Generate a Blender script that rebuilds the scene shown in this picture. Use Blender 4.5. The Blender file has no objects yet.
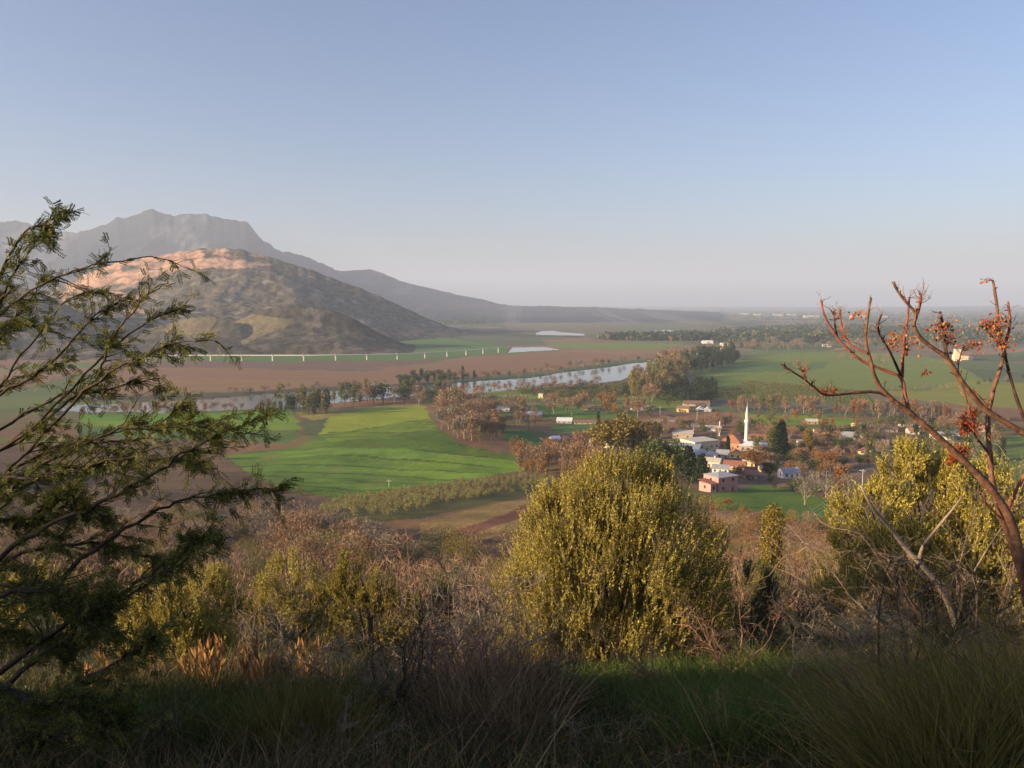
import bpy, math, random
import numpy as np
R = math.radians
rng = np.random.default_rng(7)
random.seed(7)
SC = bpy.context.scene
COL = SC.collection

# ------------------------------------------------------------------ camera, sky, sun, exposure
W, HPX, F = 1024.0, 768.0, 773.0
PITCH = R(5.75)
EYE = 101.6
cam = bpy.data.cameras.new('camera')
cam.sensor_width = 36.0
cam.lens = 36.0 * F / W
cam.clip_start = 0.05
cam.clip_end = 90000
camo = bpy.data.objects.new('camera', cam)
COL.objects.link(camo)
camo.location = (0, 0, EYE)
camo.rotation_euler = (R(90) - PITCH, 0, 0)
SC.camera = camo

SUN_EL = 14.5
SUN_H = np.array([-0.93, -0.37])           # horizontal direction towards the sun
SUN_H = SUN_H / np.linalg.norm(SUN_H)
wd = bpy.data.worlds.new('World')
SC.world = wd
wd.use_nodes = True
nt = wd.node_tree
bg = nt.nodes['Background']
sky = nt.nodes.new('ShaderNodeTexSky')
sky.sky_type = 'NISHITA'
sky.sun_disc = False
sky.sun_elevation = R(SUN_EL)
sky.sun_rotation = math.atan2(SUN_H[0], SUN_H[1])
sky.altitude = 100
sky.air_density = 1.0
sky.dust_density = 2.6
sky.ozone_density = 3.4
tint = nt.nodes.new('ShaderNodeVectorMath'); tint.operation = 'MULTIPLY'; tint.inputs[1].default_value = (1.14, 0.985, 0.98)
nt.links.new(sky.outputs[0], tint.inputs[0]); nt.links.new(tint.outputs[0], bg.inputs['Color'])
bg.inputs['Strength'].default_value = 0.084
sd = bpy.data.lights.new('sun', 'SUN')
sd.energy = 5.0
sd.angle = R(0.6)
sd.color = (1.0, 0.725, 0.405)
so = bpy.data.objects.new('sun', sd)
COL.objects.link(so)
el = R(SUN_EL)
sdir = np.array([SUN_H[0] * math.cos(el), SUN_H[1] * math.cos(el), math.sin(el)])
from mathutils import Vector
so.rotation_euler = Vector(sdir.tolist()).to_track_quat('Z', 'Y').to_euler()
SC.view_settings.view_transform = 'Standard'
SC.view_settings.look = 'None'
SC.view_settings.exposure = 1.28
SC.view_settings.gamma = 1
SC.view_settings.use_curve_mapping = False
SC.cycles.volume_bounces = 1
SC.cycles.max_bounces = 8
SC.cycles.transparent_max_bounces = 16

# ------------------------------------------------------------------ numpy helpers
def hash2(i, j, s=0):
    h = (i.astype(np.int64) * 374761393 + j.astype(np.int64) * 668265263 + s * 974711) & 0x7fffffff
    h = ((h ^ (h >> 13)) * 1274126177) & 0x7fffffff
    return ((h ^ (h >> 16)) & 0xffffff) / float(0xffffff)

def vnoise(x, y, s=0):
    xi = np.floor(x); yi = np.floor(y)
    fx = x - xi; fy = y - yi
    fx = fx * fx * (3 - 2 * fx); fy = fy * fy * (3 - 2 * fy)
    a = hash2(xi, yi, s); b = hash2(xi + 1, yi, s); c = hash2(xi, yi + 1, s); d = hash2(xi + 1, yi + 1, s)
    return (a * (1 - fx) + b * fx) * (1 - fy) + (c * (1 - fx) + d * fx) * fy

def fbm(x, y, o=4, s=0, ridged=False):
    t = 0; a = 1.0; n = 0
    for k in range(o):
        v = vnoise(x * 2 ** k, y * 2 ** k, s + k * 17)
        if ridged: v = 1 - np.abs(2 * v - 1)
        t = t + a * v; n += a; a *= 0.5
    return t / n

def sstep(a, b, x):
    t = np.clip((x - a) / (b - a), 0, 1)
    return t * t * (3 - 2 * t)

def inpoly(px, py, poly):
    r = np.zeros(px.shape, bool)
    n = len(poly)
    for i in range(n):
        x1, y1 = poly[i]; x2, y2 = poly[(i + 1) % n]
        if y1 == y2: continue
        c = ((y1 > py) != (y2 > py)) & (px < (x2 - x1) * (py - y1) / (y2 - y1) + x1)
        r ^= c
    return r

def unit(a):
    return a / np.maximum(np.linalg.norm(a, axis=-1, keepdims=True), 1e-9)

HAZE = 8.8e-5
CP, SP = math.cos(PITCH), math.sin(PITCH)
def to_px(x, y, z):
    dz = z - EYE
    dep = y * CP - dz * SP
    up = y * SP + dz * CP
    dep = np.where(dep < 0.01, 0.01, dep)
    return 512 + F * x / dep, 384 - F * up / dep

def ray(px, py):
    a = (np.asarray(px, float) - 512) / F; b = (384 - np.asarray(py, float)) / F
    return np.stack([a, CP + b * SP, -SP + b * CP], -1)

def at(px, py, Y):
    """point at forward distance Y seen in direction px, py"""
    d = ray(px, py)
    return d * (np.asarray(Y, float) / d[..., 1])[..., None] + np.array([0, 0, EYE])

# ------------------------------------------------------------------ terrain height
PY_ = np.array([-400, -200, -100, -40, -20, -8, 0, 2.5, 5, 8, 12, 20, 30, 45, 60, 90, 120, 160, 200, 250, 300, 400, 500, 650, 800, 1000, 60000.])
PZ_ = np.array([30, 22, 14, 6, 2.6, 0, -1.6, -1.85, -2.75, -4.0, -5.6, -8.7, -12.0, -16, -19.8, -27.6, -36.3, -47.5, -57, -67.2, -76, -88, -95, -99.3, -101.6, -101.6, -101.6])
_d = np.concatenate([np.linspace(-400, 1200, 3201), [60000]])
_z = np.interp(_d, PY_, PZ_)
_zs = _z.copy()
for k_ in range(3):
    w = np.clip(np.abs(_d[:-1]) * 0.06 * 2, 1, 24).astype(int)
    cs = np.concatenate([[0], np.cumsum(_zs)])
    i = np.arange(len(_d) - 1)
    lo = np.clip(i - w, 0, None); hi = np.clip(i + w + 1, None, len(_d))
    _zs[:-1] = (cs[hi] - cs[lo]) / (hi - lo)

RIVER = [(60, 405), (120, 402.5), (200, 399), (260, 394), (350, 389), (430, 384), (480, 380.5), (530, 377.5), (570, 371), (610, 366.5), (635, 362.5), (665, 361), (700, 352),
         (728, 347), (712, 352), (668, 364), (645, 370), (620, 380), (580, 385.5), (520, 389), (470, 393), (400, 396), (300, 406), (240, 410), (130, 415), (60, 418)]
POND1 = [(536, 333.2), (541, 331), (552, 330.4), (564, 332.2), (584, 333.6), (584, 335.5), (536, 334.6)]
POND2 = [(645, 331), (668, 329.6), (676, 331.0), (660, 332.8), (645, 332.8)]
POND3 = [(512, 347.2), (545, 346.6), (560, 349.5), (532, 351), (508, 352.6)]
PONDS = [RIVER, POND1, POND2, POND3]

def plane_px(poly, z=0.0):
    out = []
    for (a, b) in poly:
        d = ray(a, b); t = (z - EYE) / d[2]
        out.append((d[0] * t, d[1] * t))
    return out
PONDS_W = [plane_px(p) for p in PONDS]

def Hgt(x, y):
    x = np.asarray(x, float); y = np.asarray(y, float)
    wob = (fbm(x / 70 + 5, y / 70 + 9, 3, 3) - 0.5)
    far = sstep(20, 120, np.hypot(x, y)) * (1 - sstep(450, 800, y))
    yy = y + far * wob * 50 * (1 - 0.6 * sstep(300, 600, y))
    z = EYE + np.interp(yy, _d, _zs)
    z += 8.0 * np.exp(-((x + 70) / 95) ** 2 - ((y - 505) / 62) ** 2)
    z += 6.0 * np.exp(-((x + 30) / 60) ** 2 - ((y - 590) / 40) ** 2)
    # unseen spur of the camera's own hill, put in to shade the left fields
    z += 62 * np.exp(-((x + 500) / 150) ** 2 - ((y - 250) / 135) ** 2)
    # unseen bank behind and left of the camera, shaped to shade the foreground
    s = x * SUN_H[0] + y * SUN_H[1]
    w = x * (-SUN_H[1]) * -1 + y * (-SUN_H[0])
    q = s - 0.3 * np.maximum(y, 0) - 3
    z += 9.5 * sstep(0, 40, q) * (1 - sstep(BW0, BW1, w)) * (1 - sstep(90, 160, np.hypot(x, y)))
    # low hill at the right edge of the plain
    z += 34 * np.exp(-((x - 1330) / 190) ** 2 - ((y - 1600) / 200) ** 2)
    # fine relief
    r = np.hypot(x, y)
    near = (1 - sstep(40, 120, r)) * sstep(1.0, 6.0, r)
    z += near * 0.5 * (fbm(x / 3.1, y / 3.1, 4, 11) - 0.5)
    z += sstep(60, 150, r) * (1 - sstep(600, 900, y)) * 2.2 * (fbm(x / 28, y / 28, 4, 21) - 0.5)
    # far rise towards the skyline
    z += sstep(6000, 19000, r) * 95 * (0.4 + 1.1 * fbm(x / 3500, y / 3500, 3, 31))
    if True:
        m = (y > 500) & (np.abs(x) < y)
        if m.any():
            zz = np.atleast_1d(z).copy(); xs = np.atleast_1d(x)[...]; ys = np.atleast_1d(y)[...]
            mm = np.atleast_1d(m)
            dip = np.zeros(mm.sum())
            for p in PONDS_W:
                dip = np.maximum(dip, inpoly(xs[mm] + 6 * (vnoise(xs[mm] / 25, ys[mm] / 25) - .5), ys[mm], p) * 1.6)
            zz[mm] -= dip
            z = zz if np.ndim(z) else zz[0]
    return z
BW0, BW1 = 3.4, 10.5

_T = np.concatenate([np.geomspace(1.2, 60, 120), np.geomspace(60.6, 22000, 420)])
def ground(px, py):
    """first terrain point under the pixel, arrays ok -> (n,3)"""
    px = np.atleast_1d(np.asarray(px, float)); py = np.atleast_1d(np.asarray(py, float))
    if len(px) > 1500:
        x0, x1, y0, y1 = px.min() - 1, px.max() + 1, py.min() - 1, py.max() + 1
        nx = int(max(8, (x1 - x0) / 14)) + 2; ny = int(max(8, (y1 - y0) / 3)) + 2
        gx = np.linspace(x0, x1, nx); gy = np.linspace(y0, y1, ny)
        GX, GY = np.meshgrid(gx, gy, indexing='ij')
        dep = np.concatenate([ground(GX.ravel()[i:i + 400], GY.ravel()[i:i + 400])[:, 1] for i in range(0, GX.size, 400)]).reshape(nx, ny)
        dep = np.log(dep)
        fx = (px - x0) / (x1 - x0) * (nx - 1); fy = (py - y0) / (y1 - y0) * (ny - 1)
        i = np.clip(fx.astype(int), 0, nx - 2); j = np.clip(fy.astype(int), 0, ny - 2); fx -= i; fy -= j
        dd_ = np.exp((dep[i, j] * (1 - fx) + dep[i + 1, j] * fx) * (1 - fy) + (dep[i, j + 1] * (1 - fx) + dep[i + 1, j + 1] * fx) * fy)
        d = ray(px, py); out = d * (dd_ / d[:, 1])[:, None]; out[:, 2] = Hgt(out[:, 0], out[:, 1])
        return out
    if len(px) > 400:
        return np.concatenate([ground(px[i:i + 400], py[i:i + 400]) for i in range(0, len(px), 400)])
    d = ray(px, py); d = d / d[:, 1:2]
    P = d[:, None, :] * _T[None, :, None]
    zt = Hgt(P[..., 0], P[..., 1])
    below = (P[..., 2] + EYE) <= zt
    k = np.argmax(below, 1); k[~below.any(1)] = len(_T) - 1
    t1 = _T[k]; t0 = _T[np.maximum(k - 1, 0)]
    for _ in range(7):
        tm = (t0 + t1) / 2; Q = d * tm[:, None]
        b = (Q[:, 2] + EYE) <= Hgt(Q[:, 0], Q[:, 1])
        t1 = np.where(b, tm, t1); t0 = np.where(b, t0, tm)
    out = d * t1[:, None]
    out[:, 2] = Hgt(out[:, 0], out[:, 1])
    return out

# ------------------------------------------------------------------ mesh builders
def mk(name, V, Fc, mat, parent=None, col=None, smooth=False, loc=None):
    V = np.asarray(V, np.float32).reshape(-1, 3)
    me = bpy.data.meshes.new(name)
    if isinstance(Fc, (list, tuple)):
        Fl = [f for f in Fc if len(f)]
    else:
        Fl = [Fc]
    idx = np.concatenate([np.asarray(f, np.int32).ravel() for f in Fl])
    tot = np.concatenate([np.full(len(f), np.asarray(f).shape[1], np.int32) for f in Fl])
    st = np.concatenate([[0], np.cumsum(tot)[:-1]]).astype(np.int32)
    me.vertices.add(len(V)); me.vertices.foreach_set('co', V.ravel())
    me.loops.add(len(idx)); me.loops.foreach_set('vertex_index', idx)
    me.polygons.add(len(tot)); me.polygons.foreach_set('loop_start', st)
    me.update(calc_edges=True)
    me.polygons.foreach_set('use_smooth', np.full(len(tot), bool(smooth)))
    if col is not None:
        ca = me.color_attributes.new('Col', 'FLOAT_COLOR', 'POINT')
        c4 = np.ones((len(V), 4), np.float32); c4[:, :3] = col
        ca.data.foreach_set('color', c4.ravel())
    me.materials.append(mat)
    o = bpy.data.objects.new(name, me)
    COL.objects.link(o)
    if parent: o.parent = parent
    if loc is not None: o.location = loc
    return o

def empty(name, loc, label=None, cat=None, group=None, rz=0.0, sc=1.0):
    o = bpy.data.objects.new(name, None)
    o.empty_display_size = 0.2
    COL.objects.link(o)
    o.location = loc; o.rotation_euler = (0, 0, rz); o.scale = (sc,) * 3 if np.isscalar(sc) else sc
    tag(o, label, cat, group)
    return o

def tag(o, label=None, cat=None, group=None, kind=None):
    if label: o['label'] = label
    if cat: o['category'] = cat
    if group: o['group'] = group
    if kind: o['kind'] = kind
    return o

def grid_faces(nu, nv, wrap=False):
    i = np.arange(nu - (0 if wrap else 1)); j = np.arange(nv - 1)
    I, J = np.meshgrid(i, j, indexing='ij')
    I2 = (I + 1) % nu
    return np.stack([I * nv + J, I2 * nv + J, I2 * nv + J + 1, I * nv + J + 1], -1).reshape(-1, 4)

# ------------------------------------------------------------------ materials
def newmat(name):
    m = bpy.data.materials.new(name); m.use_nodes = True
    t = m.node_tree; b = t.nodes['Principled BSDF']
    return m, t, b

def mat_ground(name, scale=1.0, bump=0.3, var=0.35, rough=0.95):
    m, t, b = newmat(name)
    a = t.nodes.new('ShaderNodeAttribute'); a.attribute_name = 'Col'
    g = t.nodes.new('ShaderNodeNewGeometry')
    n1 = t.nodes.new('ShaderNodeTexNoise'); n1.inputs['Scale'].default_value = scale; n1.inputs['Detail'].default_value = 6; n1.inputs['Roughness'].default_value = 0.65
    t.links.new(g.outputs['Position'], n1.inputs['Vector'])
    mr = t.nodes.new('ShaderNodeMapRange'); mr.inputs['From Min'].default_value = 0.3; mr.inputs['From Max'].default_value = 0.7
    mr.inputs['To Min'].default_value = 1 - var; mr.inputs['To Max'].default_value = 1 + var
    t.links.new(n1.outputs[0], mr.inputs['Value'])
    mx = t.nodes.new('ShaderNodeVectorMath'); mx.operation = 'SCALE'
    t.links.new(a.outputs['Color'], mx.inputs[0]); t.links.new(mr.outputs[0], mx.inputs['Scale'])
    t.links.new(mx.outputs[0], b.inputs['Base Color'])
    b.inputs['Roughness'].default_value = rough
    b.inputs['Specular IOR Level'].default_value = 0.1
    bp = t.nodes.new('ShaderNodeBump'); bp.inputs['Strength'].default_value = bump; bp.inputs['Distance'].default_value = 1.0 / scale * 0.5
    t.links.new(n1.outputs[0], bp.inputs['Height']); t.links.new(bp.outputs[0], b.inputs['Normal'])
    return m

_mc = {}
def mat_plain(name, c, rough=0.7, var=0.18, scale=1.5, metal=0, bump=0.0):
    key = (name, c, rough)
    if key in _mc: return _mc[key]
    m, t, b = newmat(name)
    tc = t.nodes.new('ShaderNodeTexCoord')
    n1 = t.nodes.new('ShaderNodeTexNoise'); n1.inputs['Scale'].default_value = scale; n1.inputs['Detail'].default_value = 5
    t.links.new(tc.outputs['Object'], n1.inputs['Vector'])
    mr = t.nodes.new('ShaderNodeMapRange'); mr.inputs['From Min'].default_value = 0.3; mr.inputs['From Max'].default_value = 0.7
    mr.inputs['To Min'].default_value = 1 - var; mr.inputs['To Max'].default_value = 1 + var
    t.links.new(n1.outputs[0], mr.inputs['Value'])
    mx = t.nodes.new('ShaderNodeVectorMath'); mx.operation = 'SCALE'; mx.inputs[0].default_value = c
    t.links.new(mr.outputs[0], mx.inputs['Scale']); t.links.new(mx.outputs[0], b.inputs['Base Color'])
    b.inputs['Roughness'].default_value = rough; b.inputs['Metallic'].default_value = metal
    b.inputs['Specular IOR Level'].default_value = 0.25
    if bump:
        bp = t.nodes.new('ShaderNodeBump'); bp.inputs['Strength'].default_value = bump; bp.inputs['Distance'].default_value = 0.02
        t.links.new(n1.outputs[0], bp.inputs['Height']); t.links.new(bp.outputs[0], b.inputs['Normal'])
    _mc[key] = m
    return m

def mat_leaf(name, cols, transl=0.35, rough=0.6, spec=0.25):
    """per-leaf colour picked from a ramp by random-per-island"""
    m, t, b = newmat(name)
    g = t.nodes.new('ShaderNodeNewGeometry')
    cr = t.nodes.new('ShaderNodeValToRGB')
    e = cr.color_ramp.elements
    e[0].color = (*cols[0], 1); e[0].position = 0
    e[1].color = (*cols[-1], 1); e[1].position = 1
    for k, c in enumerate(cols[1:-1]):
        el_ = e.new((k + 1) / (len(cols) - 1)); el_.color = (*c, 1)
    t.links.new(g.outputs['Random Per Island'], cr.inputs[0])
    t.links.new(cr.outputs[0], b.inputs['Base Color'])
    b.inputs['Roughness'].default_value = rough; b.inputs['Specular IOR Level'].default_value = spec
    if transl > 0:
        tr = t.nodes.new('ShaderNodeBsdfTranslucent'); mx = t.nodes.new('ShaderNodeMixShader'); mx.inputs[0].default_value = transl
        t.links.new(cr.outputs[0], tr.inputs['Color'])
        t.links.new(b.outputs[0], mx.inputs[1]); t.links.new(tr.outputs[0], mx.inputs[2])
        t.links.new(mx.outputs[0], t.nodes['Material Output'].inputs['Surface'])
    return m

# ------------------------------------------------------------------ land colours (real base colours)
C_ = lambda *a: np.array(a, float)
BROWN = C_(.17, .105, .062); DRY = C_(.20, .125, .065); RED = C_(.25, .125, .078); GREEN = C_(.09, .19, .03)
DKGREEN = C_(.040, .125, .030); OLIVE = C_(.12, .125, .04); TAN = C_(.30, .20, .105); GREYG = C_(.10, .115, .07); PATH = C_(.36, .31, .24)
FIELDS = [  # painted in order: outline as seen in the photo, colour, streak amount
    ([(150, 366), (360, 372), (500, 355), (600, 347), (700, 347), (690, 356), (620, 361), (560, 369), (480, 377), (400, 381), (250, 391), (100, 396), (100, 372)], C_(.21, .13, .08), .14),
    ([(60, 397), (200, 394), (330, 387), (450, 382), (450, 386), (330, 391), (200, 399), (60, 403)], C_(.085, .072, .052), .3),
    ([(150, 376), (330, 382), (280, 389), (100, 394)], C_(.23, .145, .08), .14),
    ([(100, 360), (300, 362), (430, 357), (480, 354), (420, 364), (330, 371), (200, 367), (100, 370)], C_(.15, .10, .08), .1),
    ([(170, 348), (300, 350), (370, 344), (430, 335), (500, 345), (512, 350), (470, 356), (400, 361), (200, 361)], C_(.085, .16, .05), .12),
    ([(440, 335), (540, 337), (545, 345), (500, 345)], C_(.10, .12, .07), .15),
    ([(545, 343), (620, 342.5), (686, 343.5), (665, 349), (600, 349.5), (555, 348)], C_(.15, .20, .05), .12),
    ([(560, 349.5), (670, 350), (640, 355), (560, 352)], C_(.24, .15, .085), .1),
    ([(600, 322), (700, 325), (700, 340), (590, 339), (560, 330)], C_(.12, .13, .075), .15),
    ([(500, 318), (560, 318), (620, 330), (560, 336), (510, 333)], C_(.14, .13, .08), .15),
    ([(80, 414), (150, 413), (290, 409), (300, 416), (180, 420), (80, 421)], C_(.10, .22, .03), .10),
    ([(80, 421), (180, 420), (295, 416), (300, 429), (240, 433), (80, 425)], C_(.15, .24, .035), .10),
    ([(80, 425), (240, 433), (298, 430), (292, 444), (230, 440), (80, 436)], C_(.075, .13, .04), .12),
    ([(296, 413), (345, 409), (420, 402), (425, 407), (370, 409), (330, 420), (310, 420)], C_(.24, .21, .07), .15),
    ([(300, 421), (328, 418), (328, 436), (306, 437)], C_(.09, .11, .05), .2),
    ([(318, 436), (330, 416), (372, 408), (425, 406), (430, 419), (390, 424), (340, 434)], C_(.23, .285, .035), .12),
    ([(225, 456), (300, 446), (318, 435), (390, 424), (431, 418), (438, 428), (462, 445), (515, 455), (525, 470), (478, 478), (420, 487), (345, 500), (296, 492), (255, 478)], C_(.105, .185, .034), .22),
    ([(318, 435), (392, 424), (431, 418), (437, 427), (400, 434), (330, 443)], C_(.15, .235, .03), .15),
    ([(380, 470), (420, 462), (470, 448), (515, 455), (524, 469), (478, 478), (430, 484)], C_(.13, .22, .032), .2),
    ([(420, 402), (455, 393), (520, 390), (560, 396), (700, 394), (700, 410), (560, 406), (460, 404)], C_(.15, .20, .045), .15),
    ([(480, 398), (560, 399), (640, 399), (620, 404), (480, 403)], C_(.09, .11, .045), .15),
    ([(495, 406), (560, 404), (640, 406), (632, 418), (560, 418), (500, 413)], C_(.10, .18, .04), .15),
    ([(553, 425), (600, 421), (612, 430), (590, 435), (552, 432)], C_(.10, .17, .05), .12),
    ([(505, 428), (530, 432), (548, 447), (546, 454), (520, 452), (505, 440)], C_(.05, .14, .035), .15),
    ([(538, 437), (541, 436), (553, 445), (562, 452), (557, 452), (546, 444)], PATH, .05),
    ([(545, 432), (600, 434), (620, 450), (566, 450)], C_(.20, .13, .10), .3),
    ([(700, 345), (740, 352), (760, 356), (700, 362)], C_(.13, .12, .07), .2),
    ([(690, 378), (715, 366), (741, 358), (790, 353), (860, 352), (928, 357), (960, 366), (988, 382), (909, 390), (836, 390), (732, 380)], C_(.15, .195, .045), .14),
    ([(735, 362), (830, 362), (820, 370), (700, 374)], C_(.09, .15, .045), .12),
    ([(700, 380), (732, 379.5), (836, 389), (860, 392), (880, 405), (740, 402), (690, 396)], C_(.095, .15, .035), .1),
    ([(870, 393), (928, 390), (960, 380), (1060, 384), (1060, 412), (930, 402)], C_(.20, .21, .045), .12),
    ([(740, 414), (800, 413), (860, 420), (850, 426), (745, 424)], C_(.17, .24, .04), .12),
    ([(690, 404), (760, 408), (850, 410), (850, 416), (745, 414), (690, 409)], C_(.10, .13, .07), .12),
    ([(640, 410), (742, 413), (742, 428), (700, 432), (640, 426)], C_(.22, .13, .08), .25),
    ([(650, 419), (668, 417), (702, 425), (700, 427), (668, 421), (650, 423)], PATH, .05),
    ([(640, 432), (745, 430), (860, 430), (880, 470), (800, 486), (730, 494), (640, 480)], C_(.18, .12, .085), .35),
    ([(715, 494), (760, 485), (810, 494), (852, 508), (850, 524), (800, 527), (755, 512), (715, 508)], C_(.095, .165, .03), .12),
    ([(960, 430), (1060, 440), (1060, 490), (980, 480)], C_(.12, .17, .05), .15),
    ([(0, 444), (230, 440), (225, 456), (255, 478), (296, 493), (345, 500), (330, 515), (200, 520), (0, 520)], C_(.125, .085, .055), .35),
    ([(330, 508), (345, 500), (420, 488), (540, 476), (560, 490), (480, 505), (420, 520), (340, 524)], C_(.085, .085, .036), .2),
    ([(420, 524), (480, 507), (560, 492), (600, 500), (560, 520), (460, 545), (420, 545)], C_(.24, .17, .07), .25),
    ([(440, 536), (480, 522), (530, 503), (545, 503), (532, 514), (480, 532), (452, 541)], C_(.15, .075, .05), .15),
    ([(700, 510), (760, 512), (820, 530), (850, 530), (850, 560), (780, 580), (700, 560)], C_(.27, .165, .09), .25),
]
PAL = np.array([[.20, .12, .08], [.10, .135, .06], [.15, .13, .08], [.08, .11, .06], [.22, .15, .10], [.12, .16, .06], [.13, .11, .09]])

def land_colour(x, y, z):
    px, py = to_px(x, y, z)
    r = np.hypot(x, y)
    c = np.empty(x.shape + (3,)); c[:] = BROWN
    # mid slope mix of dry grass, brush, green
    n = fbm(x / 22, y / 22, 4, 41)[..., None]; n2 = fbm(x / 60, y / 60, 3, 47)[..., None]
    mid = DRY * (1 - n) + C_(.13, .085, .055) * n
    mid = mid + (OLIVE - mid) * sstep(.52, .66, n2)
    c = c * 0 + mid
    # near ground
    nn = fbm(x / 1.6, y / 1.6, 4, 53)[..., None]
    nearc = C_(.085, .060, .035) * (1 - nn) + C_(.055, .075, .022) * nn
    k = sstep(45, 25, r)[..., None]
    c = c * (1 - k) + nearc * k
    # plain: parcels
    a = 0.32
    u = (x * math.cos(a) + y * math.sin(a)); v = (-x * math.sin(a) + y * math.cos(a))
    wu = u / 170 + 1.2 * (vnoise(u / 900, v / 900, 3)); wv = v / (110 + r * 0.01) + vnoise(u / 500, v / 500, 5)
    h = hash2(np.floor(wu), np.floor(wv), 9)
    pc = PAL[(h * 6.999).astype(int)]
    k = sstep(620, 800, y)[..., None] * (y > 0)[..., None]
    c = c * (1 - k) + pc * k
    # far: darker mottled woods and orchards
    wn = fbm(x / 260, y / 260, 4, 61)
    k = (sstep(1500, 2600, y) * sstep(.45, .6, wn))[..., None]
    c = c * (1 - k) + C_(.055, .065, .04) * k
    vis = (y > 25)
    jx = px + 9 * (vnoise(x / 14, y / 14, 71) - .5) * np.clip(400 / np.maximum(y, 1), 0.1, 1)
    jy = py + 2.3 * (vnoise(x / 12, y / 12, 73) - .5)
    for poly, colr, st in FIELDS:
        xs = [p[0] for p in poly]; ys = [p[1] for p in poly]
        m = vis & (px > min(xs) - 6) & (px < max(xs) + 6) & (py > min(ys) - 2) & (py < max(ys) + 2)
        if not m.any(): continue
        ins = np.zeros(x.shape, bool)
        ins[m] = inpoly(jx[m], jy[m], poly)
        if not ins.any(): continue
        X = x[ins]; Y = y[ins]
        s_ = fbm((X * .25 + Y * .05) / 9, (Y - X * .12) / 7, 3, 81)
        c[ins] = colr * (1 + st * 2.2 * (s_[:, None] - .5))
    # plough and terrace lines of the big green field
    m = vis & inpoly(jx, jy, FIELDS[16][0])
    if m.any():
        X, Y = x[m], y[m]
        tt = (Y + 0.16 * X + 20 * np.sin(X / 62.) + 7 * vnoise(X / 30, Y / 30)) / 27.
        bare = sstep(.60, .74, fbm(X / 16, Y / 22, 4, 83))[:, None] * .55
        c[m] = c[m] * (1 - bare) + C_(.15, .14, .05) * bare
        l1 = np.abs(tt % 1 - .5)
        band = hash2(np.floor(tt + .5), np.zeros_like(tt), 77)
        row = fbm((Y + .16 * X + 20 * np.sin(X / 62.)) / 1.9, X / 60, 3, 79)
        c[m] *= ((.78 + .42 * band) * (.80 + .42 * row))[:, None]
        k = sstep(.085, .03, l1) * sstep(.34, .46, vnoise(X / 45, Y / 60, 5))
        c[m] = c[m] * (1 - .75 * k[:, None]) + C_(.035, .045, .014) * (.75 * k[:, None])
    # bare river bank
    return c

# ------------------------------------------------------------------ terrain: one sheet to the horizon
az = np.concatenate([np.linspace(-180, -50, 50)[:-1], np.linspace(-50, -37, 24)[:-1], np.linspace(-37, 37, 760), np.linspace(37, 50, 24)[1:], np.linspace(50, 180, 50)[1:-1]])
rr = np.concatenate([np.geomspace(0.35, 40, 130)[:-1], np.geomspace(40, 1100, 400)[:-1], np.geomspace(1100, 3500, 130)[:-1], np.geomspace(3500, 22000, 50)])
A_, R_ = np.meshgrid(np.radians(az), rr, indexing='ij')
X_ = R_ * np.sin(A_); Y_ = R_ * np.cos(A_)
Z_ = Hgt(X_, Y_)
cc = land_colour(X_, Y_, Z_)
V = np.stack([X_, Y_, Z_], -1).reshape(-1, 3)
V = np.vstack([V, [[0, 0, float(Hgt(np.array([0.0]), np.array([0.01]))[0])]]])
cc = np.vstack([cc.reshape(-1, 3), [BROWN]])
nu, nv = len(az), len(rr)
Fq = grid_faces(nu, nv, wrap=True)
i = np.arange(nu); Ft = np.stack([np.full(nu, nu * nv), ((i + 1) % nu) * nv, i * nv], -1)
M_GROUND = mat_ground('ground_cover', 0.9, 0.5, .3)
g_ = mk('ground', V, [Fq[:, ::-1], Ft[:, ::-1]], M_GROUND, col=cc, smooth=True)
tag(g_, 'hillside and valley floor with green fields', None, None, 'structure')

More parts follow.
